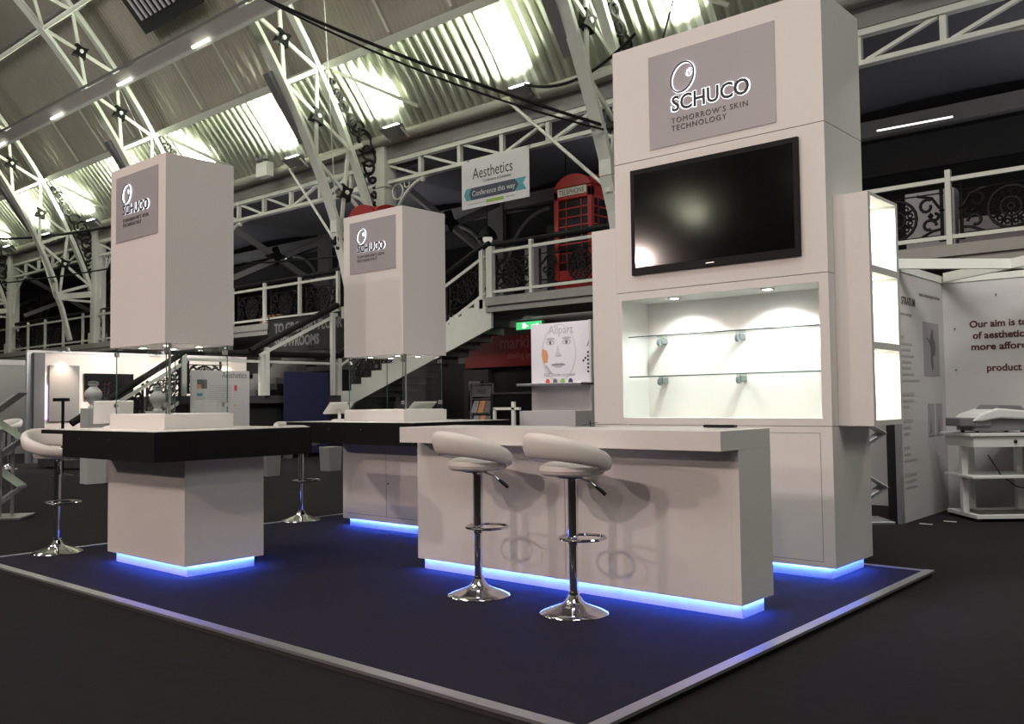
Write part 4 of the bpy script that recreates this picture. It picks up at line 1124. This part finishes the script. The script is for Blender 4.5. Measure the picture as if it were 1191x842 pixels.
MB().prism([(XS+.004, a, b) for a, b in P], (.002, 0, 0)).build('photo_figure', SHADOWG, rb)
for y in (10.30, 10.58):
    xflat('small_photo', y, y+.22, .80, 1.15, GRYP, rb, XS+.001)
    MB().prism([(XS+.004, y+a, b) for a, b in ((.05, .84), (.09, 1.0), (.12, .84))], (.002, 0, 0)).build('small_photo_mark', GRYP2, rb)
yb = 10.96-.003
for s_, x, z in (('Our aim is to p', -2.83, 1.985), ('of aesthetic m', -2.80, 1.86), ('more affordab', -2.82, 1.735), ('product q', -2.67, 1.50)):
    text('slogan_lettering', s_, .105, (x, yb, z), TXTR, rb, off=.003, width={'O': .66, 'o': .62, 'm': .66, 'p': .42}[s_[0] if s_[0] != 'p' else 'p'])
m = MB()
for (x, z) in ((-2.98, 1.98), (-2.98, 1.52), (-2.55, 2.33), (-2.0, 2.33)): m.lathe([(0, 0), (.012, 0), (.010, .006), (0, .008)], (x, yb-.006, z), 8, 'y')
m.build('panel_pin', GPL, rb)
o = MB().box(-3.72, -3.63, 9.85, 9.95, FZ, 2.4).build('dark_curtain_post', DARK, None); tag(o, 'dark vertical drape panel directly left of the printed booth wall', 'drape')
o.location.x = -3.325; o.location.y = 9.85
o = MB().box(-5.2, -3.3, 10.9, 10.95, FZ, 2.4).build('white_back_panel', SHELL, None); tag(o, 'plain white booth panel behind the dark zigzag brochure stand', 'booth wall')

# trolley with device
RZ = math.radians(41.2)
tr = thing('trolley', 'white three-tier equipment trolley in the right booth', 'trolley', (-2.56, 9.96, FZ), RZ)
W, D = 1.0, .63
m = MB()
m.box(0, W, 0, .05, .03, .07); m.box(0, W, D-.05, D, .03, .07); m.box(0, .05, .05, D-.05, .03, .07); m.box(W-.05, W, .05, D-.05, .03, .07)
m.build('base_frame', WPL, tr, local=True, bevel=.004)
box('base_shelf', SHELLG, tr, 0, .001, 0, .001, 0, .001); bpy.data.objects.remove(bpy.data.objects['base_shelf'])
MB().box(.05, W-.05, .05, D-.05, .035, .05).build('base_shelf', SHELLG, tr, local=True)
for (x, y) in ((.03, D*.48), (.23, D-.07), (W-.29, D-.12), (W-.06, D*.48)):
    MB().box(x-.032, x+.032, y-.032, y+.032, .07, .80).build('upright', WPL, tr, local=True, bevel=.004)
MB().box(-.02, W, .02, D, .43, .455).build('middle_shelf', WPL, tr, local=True, bevel=.004)
MB().box(-.04, W+.02, 0, D+.02, .855, .885).build('top_shelf', WPL, tr, local=True, bevel=.004)
dr = MB().box(0, W-.02, .02, D, .745, .855).build('drawer', WPL, tr, local=True, bevel=.003)
MB().lathe([(0, 0), (.018, 0), (.018, .01), (0, .01)], (W*.42, .012, .80), 12, 'y').build('drawer_lock', INK, dr, local=True)
for (x, y) in ((.03, .03), (W-.03, .03), (.03, D-.03), (W-.03, D-.03)):
    MB().lathe([(0, -.02), (.018, -.02), (.018, .02), (0, .02)], (x, y, .018), 10, 'x').build('castor', INK, tr, local=True)
dv = thing('treatment_device', 'grey and white desktop laser device on top of the white trolley', 'device', (-2.56, 9.96, FZ+.885), RZ)
def ysweep(prof, x0, x1, bev=.01):
    pass
MB().prism([(.05, .10, .02), (.62, .10, .02), (.64, .10, .12), (.60, .10, .17), (.40, .10, .19), (.16, .10, .17), (.05, .10, .12)], (0, .38, 0)).build('lower_body', GPL, dv, local=True, bevel=.015)
MB().prism([(.02, .06, .12), (.10, .06, .19), (.28, .06, .25), (.60, .06, .22), (.68, .06, .16), (.66, .06, .13), (.3, .06, .15), (.12, .06, .12)], (0, .46, 0)).build('upper_shell', WPL, dv, local=True, bevel=.015)
MB().prism([(.24, .10, .235), (.30, .10, .285), (.54, .10, .275), (.58, .10, .225)], (0, .36, 0)).build('lid', GPL, dv, local=True, bevel=.012)
MB().box(-.10, .22, .08, .40, .07, .155).build('front_tray', GPL, dv, local=True, bevel=.012)
m = MB()
for (x, y) in ((.1, .14), (.56, .14), (.1, .44), (.56, .44)): m.lathe([(0, 0), (.02, 0), (.02, .02), (0, .02)], (x, y, 0), 10)
m.build('foot', INK, dv, local=True)
hs = MB().tube([(.66, .2, .17), (.74, .15, .16), (.80, .10, .02), (.80, -.02, -.10), (.78, -.03, -.35), (.74, -.03, -.55), (.80, -.03, -.72), (.92, .05, -.80)], .012, 8).build('hose', GPL, dv, local=True, smooth=True)
o = MB().tube([(-2.52, 10.28, .62), (-2.42, 10.33, .42), (-2.30, 10.42, .30), (-2.20, 10.45, .28), (-2.05, 10.62, .12), (-1.9, 10.8, FZ+.01)], .007, 6).build('black_cable', INK, None, smooth=True)
tag(o, 'thin black cable hanging behind the trolley', 'cable')
for (x, y, l_) in ((-2.98, 9.52, 'small white floor tag nearest the booth front post'), (-2.85, 9.85, 'small white floor tag nearer the trolley')):
    o = MB().box(x, x+.12, y, y+.03, FZ, FZ+.004).build('floor_tag', WPL, None); tag(o, l_, 'tag')

# tube light and gallery details
o = MB().beam((-6.19, 18, 6.43), (-4.81, 18, 6.41), .028, .028).build('fluorescent_tube', mat('tube_glow', (1, 1, 1), .5, emit=(.95, 1, .95), es=1.6), None); tag(o, 'thin lit fluorescent tube under the gallery roof at the upper right', 'light')
o = MB().beam((-26.3, 17.6, 6.05), (-25.2, 17.6, 6.05), .05, .05).build('fluorescent_tube', MATS['tube_glow'], None); tag(o, 'short lit fluorescent tube under the gallery between the towers', 'light')
lampg = thing('pendant_lamp', '', 'lamp')
MB().lathe([(0, .30), (.06, .28), (.20, .12), (.24, 0), (.22, 0), (.05, .2), (0, .22)], seg=20).build('shade', IRON, lampg, local=True, smooth=True)
MB().lathe([(0, .06), (.10, .04), (.12, -.02), (.08, -.10), (0, -.13)], seg=14).build('globe', mat('dim_globe', (.5, .5, .5), .3, emit=(1, .95, .85), es=.35), lampg, local=True, smooth=True)
MB().tube([(0, 0, .3), (0, 0, 1.7)], .012, 5).build('cord', IRON, lampg, local=True)
lampg.location = (-14.35, 15.6, 5.05); lampg['label'] = 'dark domed pendant lamp hanging below the left corner of the conference banner'
dup(lampg, (-13.1, 17.0, 5.75), 0, 'dark domed pendant lamp hanging below the right part of the conference banner')
# light-coloured patches seen behind the railings
for (x0, x1, z0, z1, y, mm, nm, l_) in ((-15.6, -14.3, 3.5, 5.35, 18.4, GRYP, 'lit_partition', 'pale lit partition on the gallery behind the stair head'),
        (-14.2, -11.5, 3.5, 5.6, 17.6, DARK, 'dark_cabinet', 'dark ribbed cabinet on the gallery left of the telephone kiosk'),
        (-5.2, -4.4, 3.5, 4.75, 16.4, GRYP, 'gallery_crate', 'pale box standing behind the right gallery railing'),
        (-4.35, -2.2, 3.5, 4.2, 16.4, GRYP2, 'gallery_bench', 'low tan bench behind the right gallery railing'),
        (-24.6, -23.6, 3.5, 4.0, 16.2, ORG, 'gallery_box', 'tan box behind the gallery railing right of the left tower')):
    o = MB().box(x0, x1, y, y+.4, z0, z1).build(nm, mm, None, bevel=.01); tag(o, l_, 'furniture')

# ------------------------------------------------------------ light
w = bpy.data.worlds.new('world'); S.world = w; w.use_nodes = True
bg = w.node_tree.nodes['Background']; bg.inputs[0].default_value = (.5, .5, .55, 1); bg.inputs[1].default_value = .05
for x, y, z, p in ((-3.0, -5.6, 6.2, 760), (-5.6, -5.6, 6.6, 560), (-12.1, -6.5, 4.6, 820), (1.5, -5.0, 7.2, 380)):
    spot((x, y, z), (-4.8, 4.5, 1.3), p, (1, .79, .71), 62, .08, .8)
area((4.5, 4.3, 6.0), (-3.0, 5.8, 1.6), 110, (.92, 1, .86), 2.5, 2.5)  # added side fill, lifts the right-hand faces of wall and counter
for x in (-34, -22, -10, 2): area((x, -2.8, 16), (x, -2.8, 0), 470, (1, .95, .89), 4, 4)  # added ambient fill for the hall, no fittings modelled at the ridge
area((-15.0, 10.8, 4.2), (-18.2, 11.8, 1.0), 70, (1, .96, .94), 1.5, 1)  # added fill aimed at the boards by the staircase
for x in (-24, -12, -1): area((x, 3.5, 13), (x-1, 14.8, 6.8), 260, (1, .98, .93), 3, 2)  # added fill, brightens gallery front, banner and girders
# added up-facing fill without fittings, brightens the gallery ceiling
for x in (-30, -20, -10, -2): area((x, 17.0, 4.6), (x, 17.0, 8), 34, (.93, .93, 1), 3, 1)
for x in (-20, -12): area((x, 16.3, 3.0), (x, 18.5, 2.3), 9, (1, .95, .9), 4, .3)  # added fill washing the wall below the gallery
area((-1.5, 8.5, 4.5), (-2.4, 10.6, 1), 62, (1, .97, .95), 1.5, 1)  # added fill above the right booth, no fitting there
area((-9.5, 9.6, 3.4), (-9, 11.5, 1.5), 26, (1, .92, .98), 1, .6)  # added fill in front of the face poster
area((-24, 7, 3.5), (-27, 8, 1), 35, (1, 1, .95), 2, 1)

S.cycles.transparent_max_bounces = 24
S.view_settings.view_transform = 'Standard'
S.view_settings.look = 'None'
S.view_settings.exposure = .18
S.view_settings.gamma = 1
S.view_settings.use_curve_mapping = False
